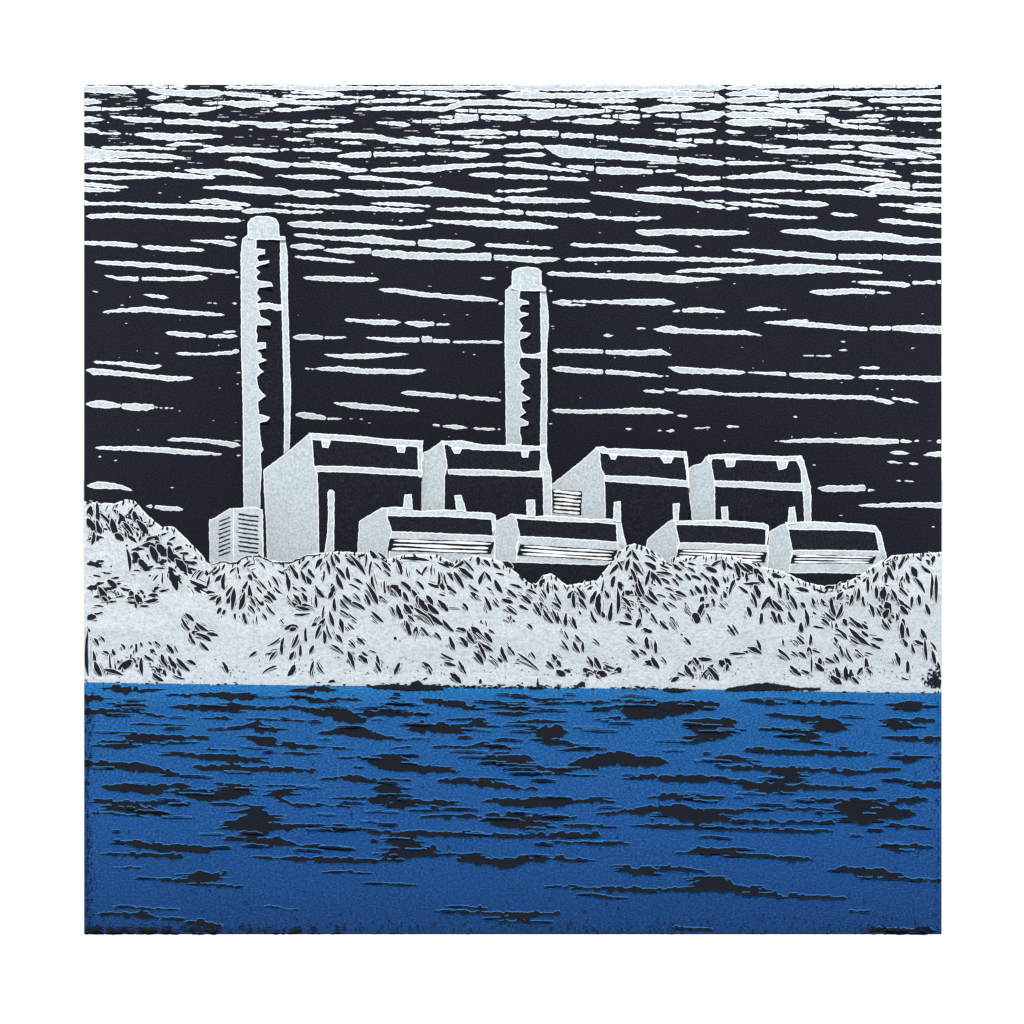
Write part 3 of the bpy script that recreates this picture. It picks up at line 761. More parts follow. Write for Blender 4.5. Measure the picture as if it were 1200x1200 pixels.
nt.links.new(mr.outputs[0], rp.inputs[0]); nt.links.new(src, mx.inputs['A']); nt.links.new(rp.outputs[0], mx.inputs['B'])
nt.links.new(mx.outputs['Result'], bs.inputs['Base Color'])

SHORE_ROWS0 = [(98, 799.5), (345, 803), (600, 805.5), (850, 808), (1000, 811), (1104, 812)]
mb = MB()
yf_ = PZ(600, 1093, 0).y
mb.face([(X0, yf_, 0), (X1, yf_, 0), (X1, 30, 0), (X0, 30, 0)], 0)
mb.face([(X0, yf_, 0), (X1, yf_, 0), (X1, yf_, -1), (X0, yf_, -1)], 2)
mb.face([(X0, yf_, 0), (X0, 30, 0), (X0, 30, -1), (X0, yf_, -1)], 2)
mb.face([(X1, yf_, 0), (X1, 30, 0), (X1, 30, -1), (X1, yf_, -1)], 2)
idx = 0


def ripple(rows, grow=1.1):
    global idx
    idx += 1
    z1, z2 = .04 + .0007 * idx, .45 + .0007 * idx
    for i in range(len(rows) - 1):
        (xa, ta, ba), (xb, tb, bb) = rows[i], rows[i + 1]
        if grow:
            mb.face([PZ(xa, ta - grow, z1), PZ(xb, tb - grow, z1), PZ(xb, bb + grow, z1), PZ(xa, ba + grow, z1)], 1)
        mb.face([PZ(xa, ta, z2), PZ(xb, tb, z2), PZ(xb, bb, z2), PZ(xa, ba, z2)], 2)


for (ox, oy), txt in WATER.items():
    for st in parse(txt):
        rows = stroke_rows(st, ox, oy, K2, rag=.8, step=1.5, taper=.8, torn=1.15)
        rows = [(x, t, min(b, 1092.5)) for x, t, b in rows if t < 1092 and t > 801]
        if len(rows) > 2:
            ripple(rows, 0.75)
            tm = max(r[2] - r[1] for r in rows)
            if tm > 3.2:                   # fingers of bare water trailing from the broad patches
                for _ in range(int(rnd.uniform(2, 3.5 + tm * .6))):
                    k = rnd.choice([0, 1])
                    r0 = rows[int((.15 + .7 * k) * (len(rows) - 1))] if rnd.random() < .7 else rnd.choice(rows)
                    y = rnd.uniform(r0[1] + .3, r0[2] - .3)
                    L = rnd.uniform(7, 30)
                    xs = r0[0] - L * (.75 if k == 0 else .25)
                    t = rnd.uniform(.8, 2.0)
                    fr = []
                    for i in range(9):
                        x = xs + L * i / 8
                        h = t * (.25 + .75 * (1 - abs(i / 4 - 1) ** 1.5)) * rnd.uniform(.7, 1.3) / 2
                        fr.append((x, y - h, min(1092, y + h)))
                    if fr[0][0] > 98.6 and fr[-1][0] < 1103:
                        ripple(fr, .55)


# thin bright wash where the water meets the bank
x = 99.0
while x < 1090:
    L = rnd.uniform(6, 30)
    if (x < 460 or x > 990) and rnd.random() < .8 or rnd.random() < .35:
        for i in range(int(L / 2)):
            xa, xb = x + i * 2, min(1103, x + i * 2 + 2)
            ya, yb = lin(SHORE_ROWS0, xa), lin(SHORE_ROWS0, xb)
            t0, t1 = rnd.uniform(.5, 1.5), rnd.uniform(.5, 1.5)
            mb.face([PZ(xa, ya - 1.5, .03), PZ(xb, yb - 1.5, .03), PZ(xb, yb + t1, .03), PZ(xa, ya + t0, .03)], 3 if x < 300 and rnd.random() < .25 else 1)
    x += L + rnd.uniform(0, 8)


def fleck(x, y, L, t):
    n = 4
    y = min(y, 1092.2 - t)
    ripple([(x + L * i / n, y - t * .5 * (.3 if i in (0, n) else rnd.uniform(.6, 1.3)), y + t * .5 * (.3 if i in (0, n) else rnd.uniform(.6, 1.3))) for i in range(n + 1)], 0)


for _ in range(1300):                      # bare flecks along the edges and scattered over the open water
    k = rnd.random()
    if k < .30:
        x, y = 99 + abs(rnd.gauss(0, 4)), rnd.uniform(810, 1090)
    elif k < .72:
        x, y = rnd.uniform(100, 1098), 1091.5 - abs(rnd.gauss(0, 8))
    elif k < .80:
        x, y = 1100 - abs(rnd.gauss(0, 4)), rnd.uniform(810, 1088)
    else:
        x, y = rnd.uniform(100, 1098), rnd.uniform(815, 1088)
    L = rnd.uniform(.6, 3.4)
    if 98.6 < x < 1103 - L:
        fleck(x, min(y, 1091.5), L, rnd.uniform(.5, 1.7))
for _ in range(130):                      # ragged dark patches in the two front corners and along the front edge
    x = rnd.choice([rnd.uniform(99, 260), rnd.uniform(99, 400), rnd.uniform(1010, 1090)])
    fleck(x, rnd.uniform(1086, 1091.5), rnd.uniform(3, 12), rnd.uniform(1, 2.6))
for _ in range(170):                      # fine wind lines
    x, y = rnd.uniform(100, 1060), 812 + 190 * rnd.random() ** 1.4
    L, t, ph, sl = rnd.uniform(8, 46), rnd.choice([rnd.uniform(.4, 1.1), rnd.uniform(.4, 1.1), rnd.uniform(1.2, 2.6)]), rnd.uniform(0, 99), rnd.uniform(0, .06)
    if x + L < 1102:
        n = max(5, int(L / 2.5))
        fr = []
        for i in range(n + 1):
            px = x + L * i / n
            h = t * (.2 + .8 * math.sin(math.pi * i / n)) * rnd.uniform(.5, 1.3) / 2
            yy = y + L * i / n * sl + mnoise.noise(Vector((px * .15, ph, 0))) * 1.1
            fr.append((px, yy - h, yy + h))
        ripple(fr, .6)
tag(mb.build('water', [M_WATER, M_WRIM, M_BLACK, M_RIM]), kind='structure')

# land: a bank rising from the shore, a ridge, then the level ground of the station
SHORE_ROWS = SHORE_ROWS0


def shore_y(px):
    return (SHORE - lin(SHORE_ROWS, px)) * S / SP


def yline(px, py):
    """depth of the bank's surface along the sight line through px, py"""
    y0 = shore_y(px)
    k = 40 / (60 - y0)
    Y = ((SHORE - py) * S + CP * k * y0) / (CP * k + SP)
    if Y > 60:
        Y = 60 + (Y - 60) * .10
    return Y


mb = MB()
cols = 120
secs = []
for i in range(cols + 1):
    x = X0 + (X1 - X0) * i / cols
    px = x / S + 600
    y0 = shore_y(px) + mnoise.noise(Vector((px * .12, 3, 0))) * 1.2
    s = [(x, y0, -.5), (x, y0, .05)]
    for k in range(1, 13):
        Y = y0 + (60 - y0) * k / 12
        s.append((x, Y + .3, 40 * k / 12 + mnoise.noise(Vector((x * .06, Y * .06, 0))) * .12))
    s += [(x, 70, 33), (x, 77, BASE_Z), (x, 160, BASE_Z)]
    secs.append(s)
for i in range(cols):
    for k in range(len(secs[0]) - 1):
        mb.face([secs[i][k], secs[i + 1][k], secs[i + 1][k + 1], secs[i][k + 1]], 0 if k < len(secs[0]) - 3 else 1)
for e in (0, cols):
    mb.face([*secs[e], (secs[e][0][0], 160, -.5)], 1)


def on_bank(x, y, lift):
    q = P(x, y, yline(x, y) - lift)
    return q if q.z > .5 else PZ(x, y, .5 + lift * .2)


# bare dark scraps along the waterline
for _ in range(240):
    px = rnd.choice([rnd.uniform(430, 790), rnd.uniform(98, 1100), rnd.uniform(500, 680)])
    yw = lin(SHORE_ROWS, px) - abs(rnd.gauss(0, 1.6)) + .4
    L, t = rnd.uniform(1, 6), rnd.uniform(.5, 1.6)
    pts = [(px + L * .5 * math.cos(a) + rnd.uniform(-.4, .4), yw + t * .6 * math.sin(a) + rnd.uniform(-.3, .3)) for a in [k * math.tau / 8 for k in range(8)]]
    if all(99 < p[0] < 1103 for p in pts):
        mb.face([on_bank(x, y, .5) for x, y in pts], 1)
for poly in ([(850, 807), (862, 804.5), (885, 801), (900, 799.8), (915, 802), (935, 805.5), (962, 806), (962, 809), (900, 809), (850, 810)],
             [(775, 808), (790, 806), (812, 808), (800, 811), (785, 811)], [(430, 804), (455, 802), (462, 801), (470, 803), (500, 802), (520, 804), (520, 808), (480, 809), (440, 806.5)],
             [(675, 804), (681, 798), (686, 800), (686, 805)], [(482, 800), (490, 797), (497, 802), (497, 805), (484, 805)], [(628, 806), (630, 795), (633, 806), (640, 807), (620, 808)]):
    mb.face([on_bank(x, y, .9) for x, y in jit(dens(poly, 2.0), .6)], 1)
tag(mb.build('land', [M_LAND, M_BLACK]), kind='structure')

# ------------------------------------------------------------------ chimneys


def chimney(xs_top, xs_bot, ytop, Y, cap, stripe, strip_r, bars, label, ybot=660):
    xl, xn, xr = xs_top
    base = P((xs_bot[0] + xs_bot[2]) / 2, 700, Y + 6); base.z = BASE_Z
    t = thing('chimney', label, 'chimney', base, 'tall power station chimneys')
    k = .42

    def yl(x, y):
        return Y + (xn - x) * k * S

    def yr(x, y):
        return Y + max(0, (x - xn)) * .16 * S
    mb = MB()
    top = []
    bot = []
    for (a, n, c), zz, dst in ((xs_top, None, top), (xs_bot, BASE_Z, bot)):
        d = [(a, yl(a, 0) + .2), (n, Y + .2), (c, yr(c, 0) + .2), (c, yr(c, 0) + 14), (a, yl(a, 0) + 12)]
        for x, yy in d:
            dst.append(P(x, ytop, yy) if zz is None else Vector(((x - 600) * S, yy, zz)))
    zt_ = top[1].z
    for p in top:
        p.z = zt_
    for i in range(5):
        j = (i + 1) % 5
        mb.face([bot[i], bot[j], top[j], top[i]])
    mb.face(top)
    mb.build('shaft', [M_BLACK], t)
    mb = MB()
    slab(mb, cap, lambda x, y: Y, .8, 13, amp=.3, step=2.5)
    mb.build('flue_cap', [M_RIM, M_WHITE], t)
    mb = MB()
    slab(mb, stripe, yl, .5, .7, amp=.3, step=2.5)  # lit left side of the shaft, its light put into the pale colour
    mb.build('lit_ladder_face', [M_RIM, M_WHITE], t)
    mb = MB()
    slab(mb, strip_r, yr, .5, .7, amp=.35, step=2.5)
    mb.build('corner_trim', [M_RIM, M_WHITE], t)
    for bar in bars:
        mb = MB()
        slab(mb, bar, yr, .75, .9, amp=.4, step=2.5)
        mb.build('service_platform', [M_RIM, M_WHITE], t)
    return t


def Z(ox, oy, pts):
    return [(ox + x * K1, oy + y * K1) for x, y in pts]


c1_edge = Z(90, 250, [(972, 145), (970, 190), (1018, 196), (1018, 220), (985, 224), (975, 240), (985, 262), (1040, 252), (1040, 266), (985, 285), (965, 295), (992, 318), (970, 345), (980, 362), (1050, 372), (1062, 395), (985, 402), (972, 430), (995, 465), (975, 480), (985, 522), (990, 545), (995, 560), (1030, 575), (1050, 590), (1045, 605), (975, 605), (970, 640), (978, 655), (972, 700), (1020, 698), (1025, 730), (985, 735), (975, 745), (1000, 775)]) \
    + Z(90, 410, [(985, 8), (1000, 45), (1030, 55), (980, 75), (990, 100), (1012, 118), (990, 130), (972, 150), (985, 210), (1005, 235), (1022, 248), (980, 280), (985, 345), (1045, 365), (1030, 385), (990, 395), (990, 450), (1000, 520), (1010, 540), (995, 560), (995, 610), (1000, 650), (992, 785)])
c1 = chimney((283.5, 299, 336), (286, 303, 339), 279, 122,
             [(290.5, 279), (290, 262), (294, 256), (301, 253.2), (314, 253.2), (323, 256), (327, 263), (327.5, 277), (334, 277), (335, 281), (300, 281)],
             [(300, 274), (290, 275), (284, 280), (282, 300), (282.5, 400), (284.5, 480), (285, 560), (286, 640), (305, 640)] + c1_edge[::-1],
             [(328, 280), (334, 278), (337, 300), (337.5, 350), (339.5, 420), (341, 460), (339.5, 523), (338, 560), (332.6, 560), (333, 480), (331.5, 420), (330.5, 370), (328.5, 330)],
             [Z(90, 250, [(975, 488), (1040, 482), (1080, 492), (1115, 495), (1115, 525), (1080, 528), (1050, 515), (980, 522)])],
             'taller pale edged chimney on the left with ragged ladder platforms, beside the louvred hut')
c2_edge = Z(590, 250, [(95, 405), (90, 430), (85, 462), (135, 475), (140, 492), (100, 495), (85, 515), (95, 535), (135, 540), (135, 550), (100, 562), (82, 575), (105, 610), (85, 640), (150, 648), (130, 668), (88, 685), (90, 720), (105, 755), (105, 780)]) \
    + Z(590, 410, [(90, 45), (85, 70), (95, 100), (140, 135), (140, 152), (98, 165), (92, 185), (112, 207), (98, 230), (145, 262), (140, 270), (98, 280), (100, 310), (122, 338), (85, 365), (135, 390), (132, 408), (92, 415), (88, 450), (100, 480), (95, 515), (110, 540)])
c2 = chimney((592.5, 608, 641), (593.5, 608, 640), 336, 126,
             [(599.5, 338), (600, 318), (606, 314), (618, 312.6), (630, 314), (634.5, 318), (634.5, 334), (640, 337), (640, 341), (610, 341)],
             [(611, 334), (599, 334.5), (592.3, 340), (591.5, 400), (592.5, 470), (593, 530), (593, 560), (612, 560)] + c2_edge[::-1],
             [(633, 339), (639, 338), (642.5, 365), (643, 380), (641.5, 402), (641, 430), (641.5, 470), (640.5, 545), (632.5, 545), (633, 500), (634, 460), (634, 420), (633.5, 380)],
             [Z(590, 250, [(100, 755), (150, 765), (200, 752), (235, 745), (235, 775), (190, 785), (105, 780)])],
             'shorter pale edged chimney rising behind the second large hall')

# ------------------------------------------------------------------ louvred hut by the left chimney
base = P(276, 700, 92); base.z = BASE_Z
hut = thing('louvred_hut', 'small pale hut with dark louvre slats at the foot of the taller chimney', 'hut', base)
HY, HX = 86.0, 273.0


def y_l(x, y): return HY + (HX - x) * .45 * S


def y_r(x, y): return HY + (x - HX) * .10 * S


mb = MB()
zt_ = P(273, 600, HY).z
q = [(245.5, y_l(245.5, 0)), (HX, HY), (308.5, y_r(308.5, 0)), (308.5, y_r(308.5, 0) + 9), (252, y_l(245, 0) + 6)]
B0 = [Vector(((x - 600) * S, y + .3, BASE_Z)) for x, y in q]
T0 = [Vector((p.x, p.y, zt_)) for p in B0]
T0[0].z = P(245.5, 610, q[0][1]).z
for i in range(5):
    j = (i + 1) % 5
    mb.face([B0[i], B0[j], T0[j], T0[i]])
mb.face(T0)
mb.build('body', [M_BLACK], hut)
mb = MB()
slab(mb, [(245, 609), (251, 607), (269, 596), (274, 595.5), (274, 700), (246, 700)], y_l, .4, .6)
mb.build('side_wall', [M_RIM, M_WHITE], hut)
mb = MB()
slab(mb, [(273, 595.5), (287, 595), (300, 594), (308, 597), (309.5, 700), (273, 700)], y_r, .45, .6)
mb.build('front_wall', [M_RIM, M_WHITE], hut)
mb = MB()
for i in range(9):
    y = 608 + i * 5.0
    slab(mb, [(256 + rnd.uniform(-1, 1), y + 2.5), (269.5, y - 2.5), (270, y - 1.2), (257, y + 4)], y_l, .75, .5, 0, 0, .3, .3, 2.5)
mb.build('louvre', [M_BLACK], hut)
mb = MB()
for i in range(9):
    y = 602.5 + i * 5.3
    slab(mb, [(279 + rnd.uniform(-2, 1), y - .8), (302 + rnd.uniform(-1, 2), y + 2.2), (303, y + 4), (292, y + 2.8), (280, y + .9)], y_r, .8, .5, 0, 0, .3, .3, 2.5)
mb.build('louvre', [M_BLACK], hut)

# ------------------------------------------------------------------ halls
KG, KW = .40, .05


class Hall:
    """a gabled hall seen at its near corner; outlines are given on its gable, its roof slope and its long wall"""

    def __init__(s, name, label, cat, group, Yc, xc, L, R, N, R1, N1, depth_k=KG):
        s.Yc, s.xc, s.R, s.N, s.kg = Yc, xc, R, N, depth_k
        s.yr = s.g(R[0], 0)                                   # depth of the ridge
        base = P(xc, 700, Yc); base.z = BASE_Z
        s.t = thing(name, label, cat, base, group)
        Ne, Re, Le = P(*N, Yc), P(*R, s.yr), P(*L, s.g(L[0], 0))
        N1e = P(*N1, s.w(N1[0], 0))
        d = N1e - Ne
        R1e = P(*R1, s.yr + (R1[0] - R[0]) * KW * S)
        L1e = Le + (R1e - Re)
        s.ridge, s.eave = (R, R1), (N, N1)
        push = Vector((0, .35, 0))

        def dn(p): return Vector((p.x, p.y, BASE_Z))
        mb = MB()
        A = [p + push for p in (Ne, Le, L1e, N1e)]
        D = [dn(p) for p in A]
        for i in range(4):
            j = (i + 1) % 4
            mb.face([D[i], D[j], A[j], A[i]])
        mb.build('wall', [M_BLACK], s.t)
        mb = MB()
        n, r, l, n1, r1, l1 = [p + push for p in (Ne, Re, Le, N1e, R1e, L1e)]
        mb.face([n, n1, r1, r]); mb.face([r, r1, l1, l]); mb.face([n, r, l]); mb.face([n1, l1, r1])
        mb.face([n, l, l1, n1])
        s.last = {'roof': mb.build('roof', [M_BLACK], s.t)}

    def g(s, x, y): return s.Yc + (s.xc - x) * s.kg * S

    def w(s, x, y): return s.Yc + (x - s.xc) * KW * S

    def r(s, x, y):
        ye = lin([s.eave[0], s.eave[1]], x)
        yr = lin([s.ridge[0], s.ridge[1]], x)
        t = min(1.15, max(0, (ye - y) / (ye - yr)))
        return s.w(x, y) + t * (s.yr - s.Yc)

    def part(s, name, poly, on='w', front=.45, thick=.7, mats=None, rw=1.0, amp=.35, step=2.5):
        mb = MB()
        f = {'g': s.g, 'w': s.w, 'r': s.r}[on]
        slab(mb, poly, f, front, thick, 0, 1, rw, amp, step)
        par = s.last['roof'] if name in ('ridge_trim', 'roof_vent', 'roof_trim') else s.t
        o = mb.build(name, [M_RIM, M_WHITE], par)
        s.last[name] = o
        return o

    def louvres(s, poly, on, n, seed):
        """dark window with pale slats carved across it; poly = TL, TR, BR, BL"""
        r_ = random.Random(seed)
        mb = MB()
        f = {'g': s.g, 'w': s.w}[on]
        slab(mb, poly, f, .75, .6, 0, 0, .4, .4, 2.5)
        tl, tr, br, bl = poly

        def pt(u, v):
            a = (tl[0] + (tr[0] - tl[0]) * u, tl[1] + (tr[1] - tl[1]) * u)
            b = (bl[0] + (br[0] - bl[0]) * u, bl[1] + (br[1] - bl[1]) * u)
            return (a[0] + (b[0] - a[0]) * v, a[1] + (b[1] - a[1]) * v)
        for i in range(n):
            v = (i + .5) / n
            ph = r_.uniform(0, 9)
            up, lo = [], []
            K = 16
            u0, u1 = r_.uniform(.02, .06), r_.uniform(.93, .975)
            for k in range(K + 1):
                u = u0 + (u1 - u0) * k / K
                h = (.27 + .20 * mnoise.noise(Vector((u * 3.2, ph, i)))) / n
                if k in (0, K): h *= .4
                sk = .22 * mnoise.noise(Vector((u * 2.2, ph + 40, i))) / n
                up.append(pt(u, v - h + sk)); lo.append(pt(u, v + h + sk))
            slab(mb, up + lo[::-1], f, 1.0, .4, 1, 1, .3, .2, 3)
        return mb.build('louvre_window', [M_BLACK, M_RIM], s.last[{'g': 'gable_wall', 'w': 'front_wall'}[on]])


GH = 'large gabled halls'
h1 = Hall('power_hall', 'large dark hall with the widest pale gable, leftmost of the four halls', 'power hall', GH, 97, 371, (308.5, 551), (363, 508), (371, 553), (496, 517), (494, 558))
h1.part('gable_wall', [(308.5, 551), (334, 531.5), (340, 527), (363, 507.5), (366, 512), (368, 545), (372, 552), (373, 575), (374, 640), (373.5, 700), (314, 700), (312, 620), (309.5, 575)], 'g')
h1.part('ridge_trim', Z(340, 410, [(100, 450), (160, 452), (370, 465), (500, 480), (720, 490), (715, 545), (690, 540), (690, 528), (640, 522), (560, 520), (400, 500), (230, 490), (160, 490), (115, 486)]), 'r')
h1.part('roof_vent', Z(340, 410, [(168, 490), (222, 492), (206, 530), (175, 528)]), 'r', .7)
h1.part('roof_vent', Z(340, 410, [(572, 518), (628, 522), (618, 558), (582, 556)]), 'r', .7)
h1.part('eave_trim', Z(340, 410, [(125, 628), (300, 628), (500, 640), (700, 650), (715, 655), (715, 685), (600, 678), (300, 662), (140, 660)]), 'w', .6)
h1.part('corner_trim', Z(340, 410, [(690, 540), (718, 540), (715, 640), (712, 690), (695, 690), (690, 620)]), 'r', .55)

h2 = Hall('power_hall', 'large dark hall in front of the shorter chimney, right of the widest gable', 'power hall', GH, 99, 521.5, (496, 530), (517, 517), (522, 552), (638, 526), (640, 560))
h2.part('gable_wall', [(496, 530), (502, 528), (515, 519), (518, 516), (521, 523), (524.5, 547), (521, 560), (521, 592), (519, 640), (494, 640), (494, 590), (492, 560)], 'g')
h2.part('ridge_trim', Z(340, 410, [(815, 492), (930, 490), (1040, 512), (1165, 516)]) + Z(590, 410, [(40, 505), (100, 515), (190, 520), (222, 510), (225, 540), (130, 548), (40, 548), (0, 545)]) + Z(340, 410, [(1050, 545), (940, 535), (880, 530), (850, 512), (825, 520)]), 'r')
h2.part('roof_vent', Z(340, 410, [(872, 530), (932, 532), (915, 562), (890, 562)]), 'r', .7)
h2.part('roof_vent', Z(590, 410, [(93, 545), (140, 545), (132, 582), (100, 582)]), 'r', .7)
h2.part('eave_trim', Z(340, 410, [(852, 645), (1000, 645), (1160, 650)]) + Z(590, 410, [(100, 660), (200, 652), (215, 690), (120, 685), (0, 684)]) + Z(340, 410, [(1100, 680), (960, 680), (855, 672)]), 'w', .6)
h2.part('corner_trim', Z(590, 410, [(195, 520), (232, 515), (238, 590), (258, 650), (262, 740), (262, 935), (217, 935), (212, 690), (195, 640), (202, 580)]), 'r', .55)

h3 = Hall('power_hall', 'large dark hall whose triangular pale gable holds a louvre window', 'power hall', GH, 101, 708.5, (646, 569), (699, 525), (708.5, 557), (804.5, 535), (806.5, 566))
h3.part('gable_wall', [(645.5, 568.5), (664, 554), (680, 541), (692, 530.5), (698.5, 524), (703, 528), (704.5, 548), (708.5, 556), (709.5, 580), (710, 640), (646, 640)], 'g')
h3.louvres([(647, 573), (682, 576), (681, 604), (648, 601)], 'g', 6, 5)
h3.part('ridge_trim', Z(590, 410, [(500, 525), (540, 522), (560, 532), (690, 535), (850, 542), (990, 550), (992, 585), (930, 580), (760, 578), (610, 570), (530, 558), (510, 545)]), 'r')
h3.part('roof_vent', Z(590, 410, [(568, 562), (620, 568), (605, 594), (582, 594)]), 'r', .7)
h3.part('roof_vent', Z(590, 410, [(845, 575), (925, 578), (905, 612), (868, 614)]), 'r', .7)
h3.part('eave_trim', Z(590, 410, [(545, 678), (640, 682), (780, 685), (900, 698), (1000, 706), (1002, 742), (850, 732), (700, 722), (550, 712)]), 'w', .6)
h3.part('corner_trim', Z(590, 410, [(975, 580), (995, 575), (1000, 640), (1008, 745), (995, 745), (988, 660)]), 'r', .55)

h4 = Hall('power_hall', 'large dark hall at the right end of the row of four', 'power hall', GH, 103, 837, (808, 549), (832, 534), (837, 563), (940, 534), (943, 567))
h4.part('gable_wall', [(807, 549), (812, 545), (822, 543), (827, 535), (833, 533), (834, 546), (837.5, 562), (838, 590), (839, 640), (812, 640), (810, 600), (806.5, 572)], 'g')
h4.part('ridge_trim', Z(590, 410, [(1108, 568), (1200, 562)]) + Z(850, 410, [(60, 562), (120, 568), (300, 575), (415, 572), (420, 600), (350, 602), (200, 600), (80, 595), (0, 592)]) + Z(590, 410, [(1180, 590), (1130, 590), (1120, 620), (1100, 600)]), 'r')
h4.part('roof_vent', Z(850, 410, [(-5, 592), (60, 594), (48, 632), (8, 636)]), 'r', .7)
h4.part('roof_vent', Z(850, 410, [(272, 592), (345, 600), (330, 640), (290, 650)]), 'r', .7)
h4.part('eave_trim', Z(590, 410, [(1138, 705), (1200, 708)]) + Z(850, 410, [(100, 710), (380, 722), (425, 722), (430, 765), (300, 760), (100, 745)]) + Z(590, 410, [(1200, 742), (1142, 738)]), 'w', .6)
h4.part('corner_trim', Z(850, 410, [(380, 590), (412, 575), (425, 600), (440, 660), (462, 740), (465, 790), (465, 960), (428, 960), (422, 800), (412, 740), (408, 650)]), 'r', .55)

GL = 'low annexes in front of the halls'
a1 = Hall('low_annex', 'low annex nearest the thin vent mast, leftmost in the front row', 'annex', GL, 82, 456, (420, 612), (447, 597), (457, 625), (580, 603), (579, 629))
a1.part('gable_wall', [(418.5, 700), (419, 640), (421, 611), (430, 605), (446, 595.5), (454, 595), (454, 605), (459.5, 623), (457, 632), (454, 646), (458, 700)], 'g', .4)
a1.part('roof_trim', [(446, 595.2), (460, 594), (472, 594.2), (486, 598.5), (498, 598.5), (520, 597), (534, 598), (547, 599.5), (575, 601), (580.5, 603.5), (581.5, 611), (577.5, 629), (576, 609.5), (556, 607.5), (515, 605.5), (480, 605.5), (452, 604.5)], 'r', .5)
a1.part('vent_stack', [(472.5, 596), (474, 579.5), (482.5, 579), (483.5, 597)], 'r', 1.5, 3.5)
a1.part('vent_stack', [(535, 598), (532.5, 580.5), (541, 580), (546.5, 600)], 'r', 1.5, 3.5)
a1.part('front_wall', [(458, 622.5), (500, 624), (545, 626), (579, 627.5), (580.5, 640), (578, 700), (454, 700), (456, 635)], 'w', .5)
a1.louvres([(457, 631), (579.5, 635), (575.5, 649.5), (454, 645.5)], 'w', 3, 11)

a2 = Hall('low_annex', 'low annex with a broad dark recess under it, before the shorter chimney', 'annex', GL, 80, 606, (582.5, 610), (600, 603), (607, 629), (726, 612), (724, 636))
a2.part('gable_wall', [(579.5, 611), (592, 606), (598, 602), (604, 603), (605.5, 609), (609.5, 628), (606, 640), (605.5, 659.5), (590, 658.5), (579.5, 658)], 'g', .4)
a2.part('roof_trim', [(598, 602), (618, 604), (628, 605), (640, 604), (662, 605), (690, 608), (716, 608), (727, 607), (730, 622), (735, 642), (729, 646), (723, 634), (722, 614.5), (700, 612.5), (660, 611.5), (630, 609.5), (606, 608)], 'r', .5)
a2.part('vent_stack', [(617.5, 606), (616.5, 586), (627, 585.5), (627.5, 606)], 'r', 1.5, 3.5)
a2.part('vent_stack', [(718.5, 610), (719.5, 588), (727, 587.5), (728, 612)], 'r', 1.5, 3.5)
a2.part('front_wall', [(608, 628), (650, 630), (700, 633), (724, 635), (733, 642), (722, 655), (709, 662.5), (660, 661), (605, 659), (605.5, 640)], 'w', .5)
a2.louvres([(609.5, 637.8), (724, 645), (721, 657.5), (606, 651)], 'w', 3, 12)

a3 = Hall('low_annex', 'low annex with a steep pale gable, its foot wholly hidden by shrubs', 'annex', GL, 80, 794, (758, 634), (786, 610), (796, 636), (901, 614), (899, 642))
a3.part('gable_wall', [(757, 641), (758.5, 632), (770, 622), (785, 610), (789, 608.5), (792, 612), (793, 620), (796.5, 636), (794, 645), (793, 700), (757, 700)], 'g', .4)
a3.part('roof_trim', [(786, 609), (796, 610), (815, 610), (840, 609), (853, 610), (870, 611), (895, 613), (901, 616), (901, 624), (898, 641), (897, 637), (897.5, 620.5), (880, 618.5), (850, 616.5), (820, 615.5), (792, 615)], 'r', .5)
a3.part('vent_stack', [(789, 612), (788.5, 590.5), (796.5, 589.5), (795, 611)], 'r', 1.5, 3.5)
a3.part('vent_stack', [(846, 611), (845, 594), (853, 593.5), (854, 611)], 'r', 1.5, 3.5)
a3.part('front_wall', [(796, 635.5), (830, 636), (870, 637.5), (900, 638.5), (901, 650), (898, 700), (792, 700), (794, 645)], 'w', .5)
a3.louvres([(795, 643.5), (899, 647), (896, 659.5), (792.5, 653)], 'w', 3, 13)

a4 = Hall('low_annex', 'low annex above a curved dark gap, at the right end of the front row', 'annex', GL, 80, 926, (903, 622), (917, 615), (928, 645), (1026, 617), (1031, 647))
a4.part('gable_wall', [(901.5, 623), (906, 620), (915, 615), (922, 613), (924.5, 622), (929, 645), (927, 655), (925.5, 672), (912, 669), (899, 668)], 'g', .4)
a4.part('roof_trim', [(920, 612), (940, 611.5), (955, 611), (985, 612.5), (1010, 614), (1026, 616), (1032, 624), (1039.5, 653), (1035, 657), (1030, 645), (1025.5, 624), (1015, 622.5), (985, 621.5), (950, 621), (924, 620.5)], 'r', .5)
a4.part('vent_stack', [(923, 615), (924.5, 594.5), (931.5, 594), (934, 613)], 'r', 1.5, 3.5)
a4.part('front_wall', [(929, 644.5), (970, 644.5), (1010, 645), (1031, 645.5), (1038, 654), (1030, 664), (1012, 672.5), (970, 671.5), (924, 671.5), (926, 658)], 'w', .5)
a4.louvres([(929, 650), (1027, 652), (1023, 660.5), (926, 660)], 'w', 3, 14)

# thin vent mast in front of the leftmost hall
base = P(388, 700, 90); base.z = BASE_Z
t = thing('vent_mast', 'thin pale vent mast standing before the dark wall of the widest gabled hall', 'vent mast', base)
mb = MB()
slab(mb, [(384.5, 600), (384, 577), (386, 574), (390, 574), (392, 577), (391.5, 640), (392, 700), (381, 700), (380, 648), (383, 630)], lambda x, y: 90, .5, 3)
mb.build('mast', [M_RIM, M_WHITE], t)
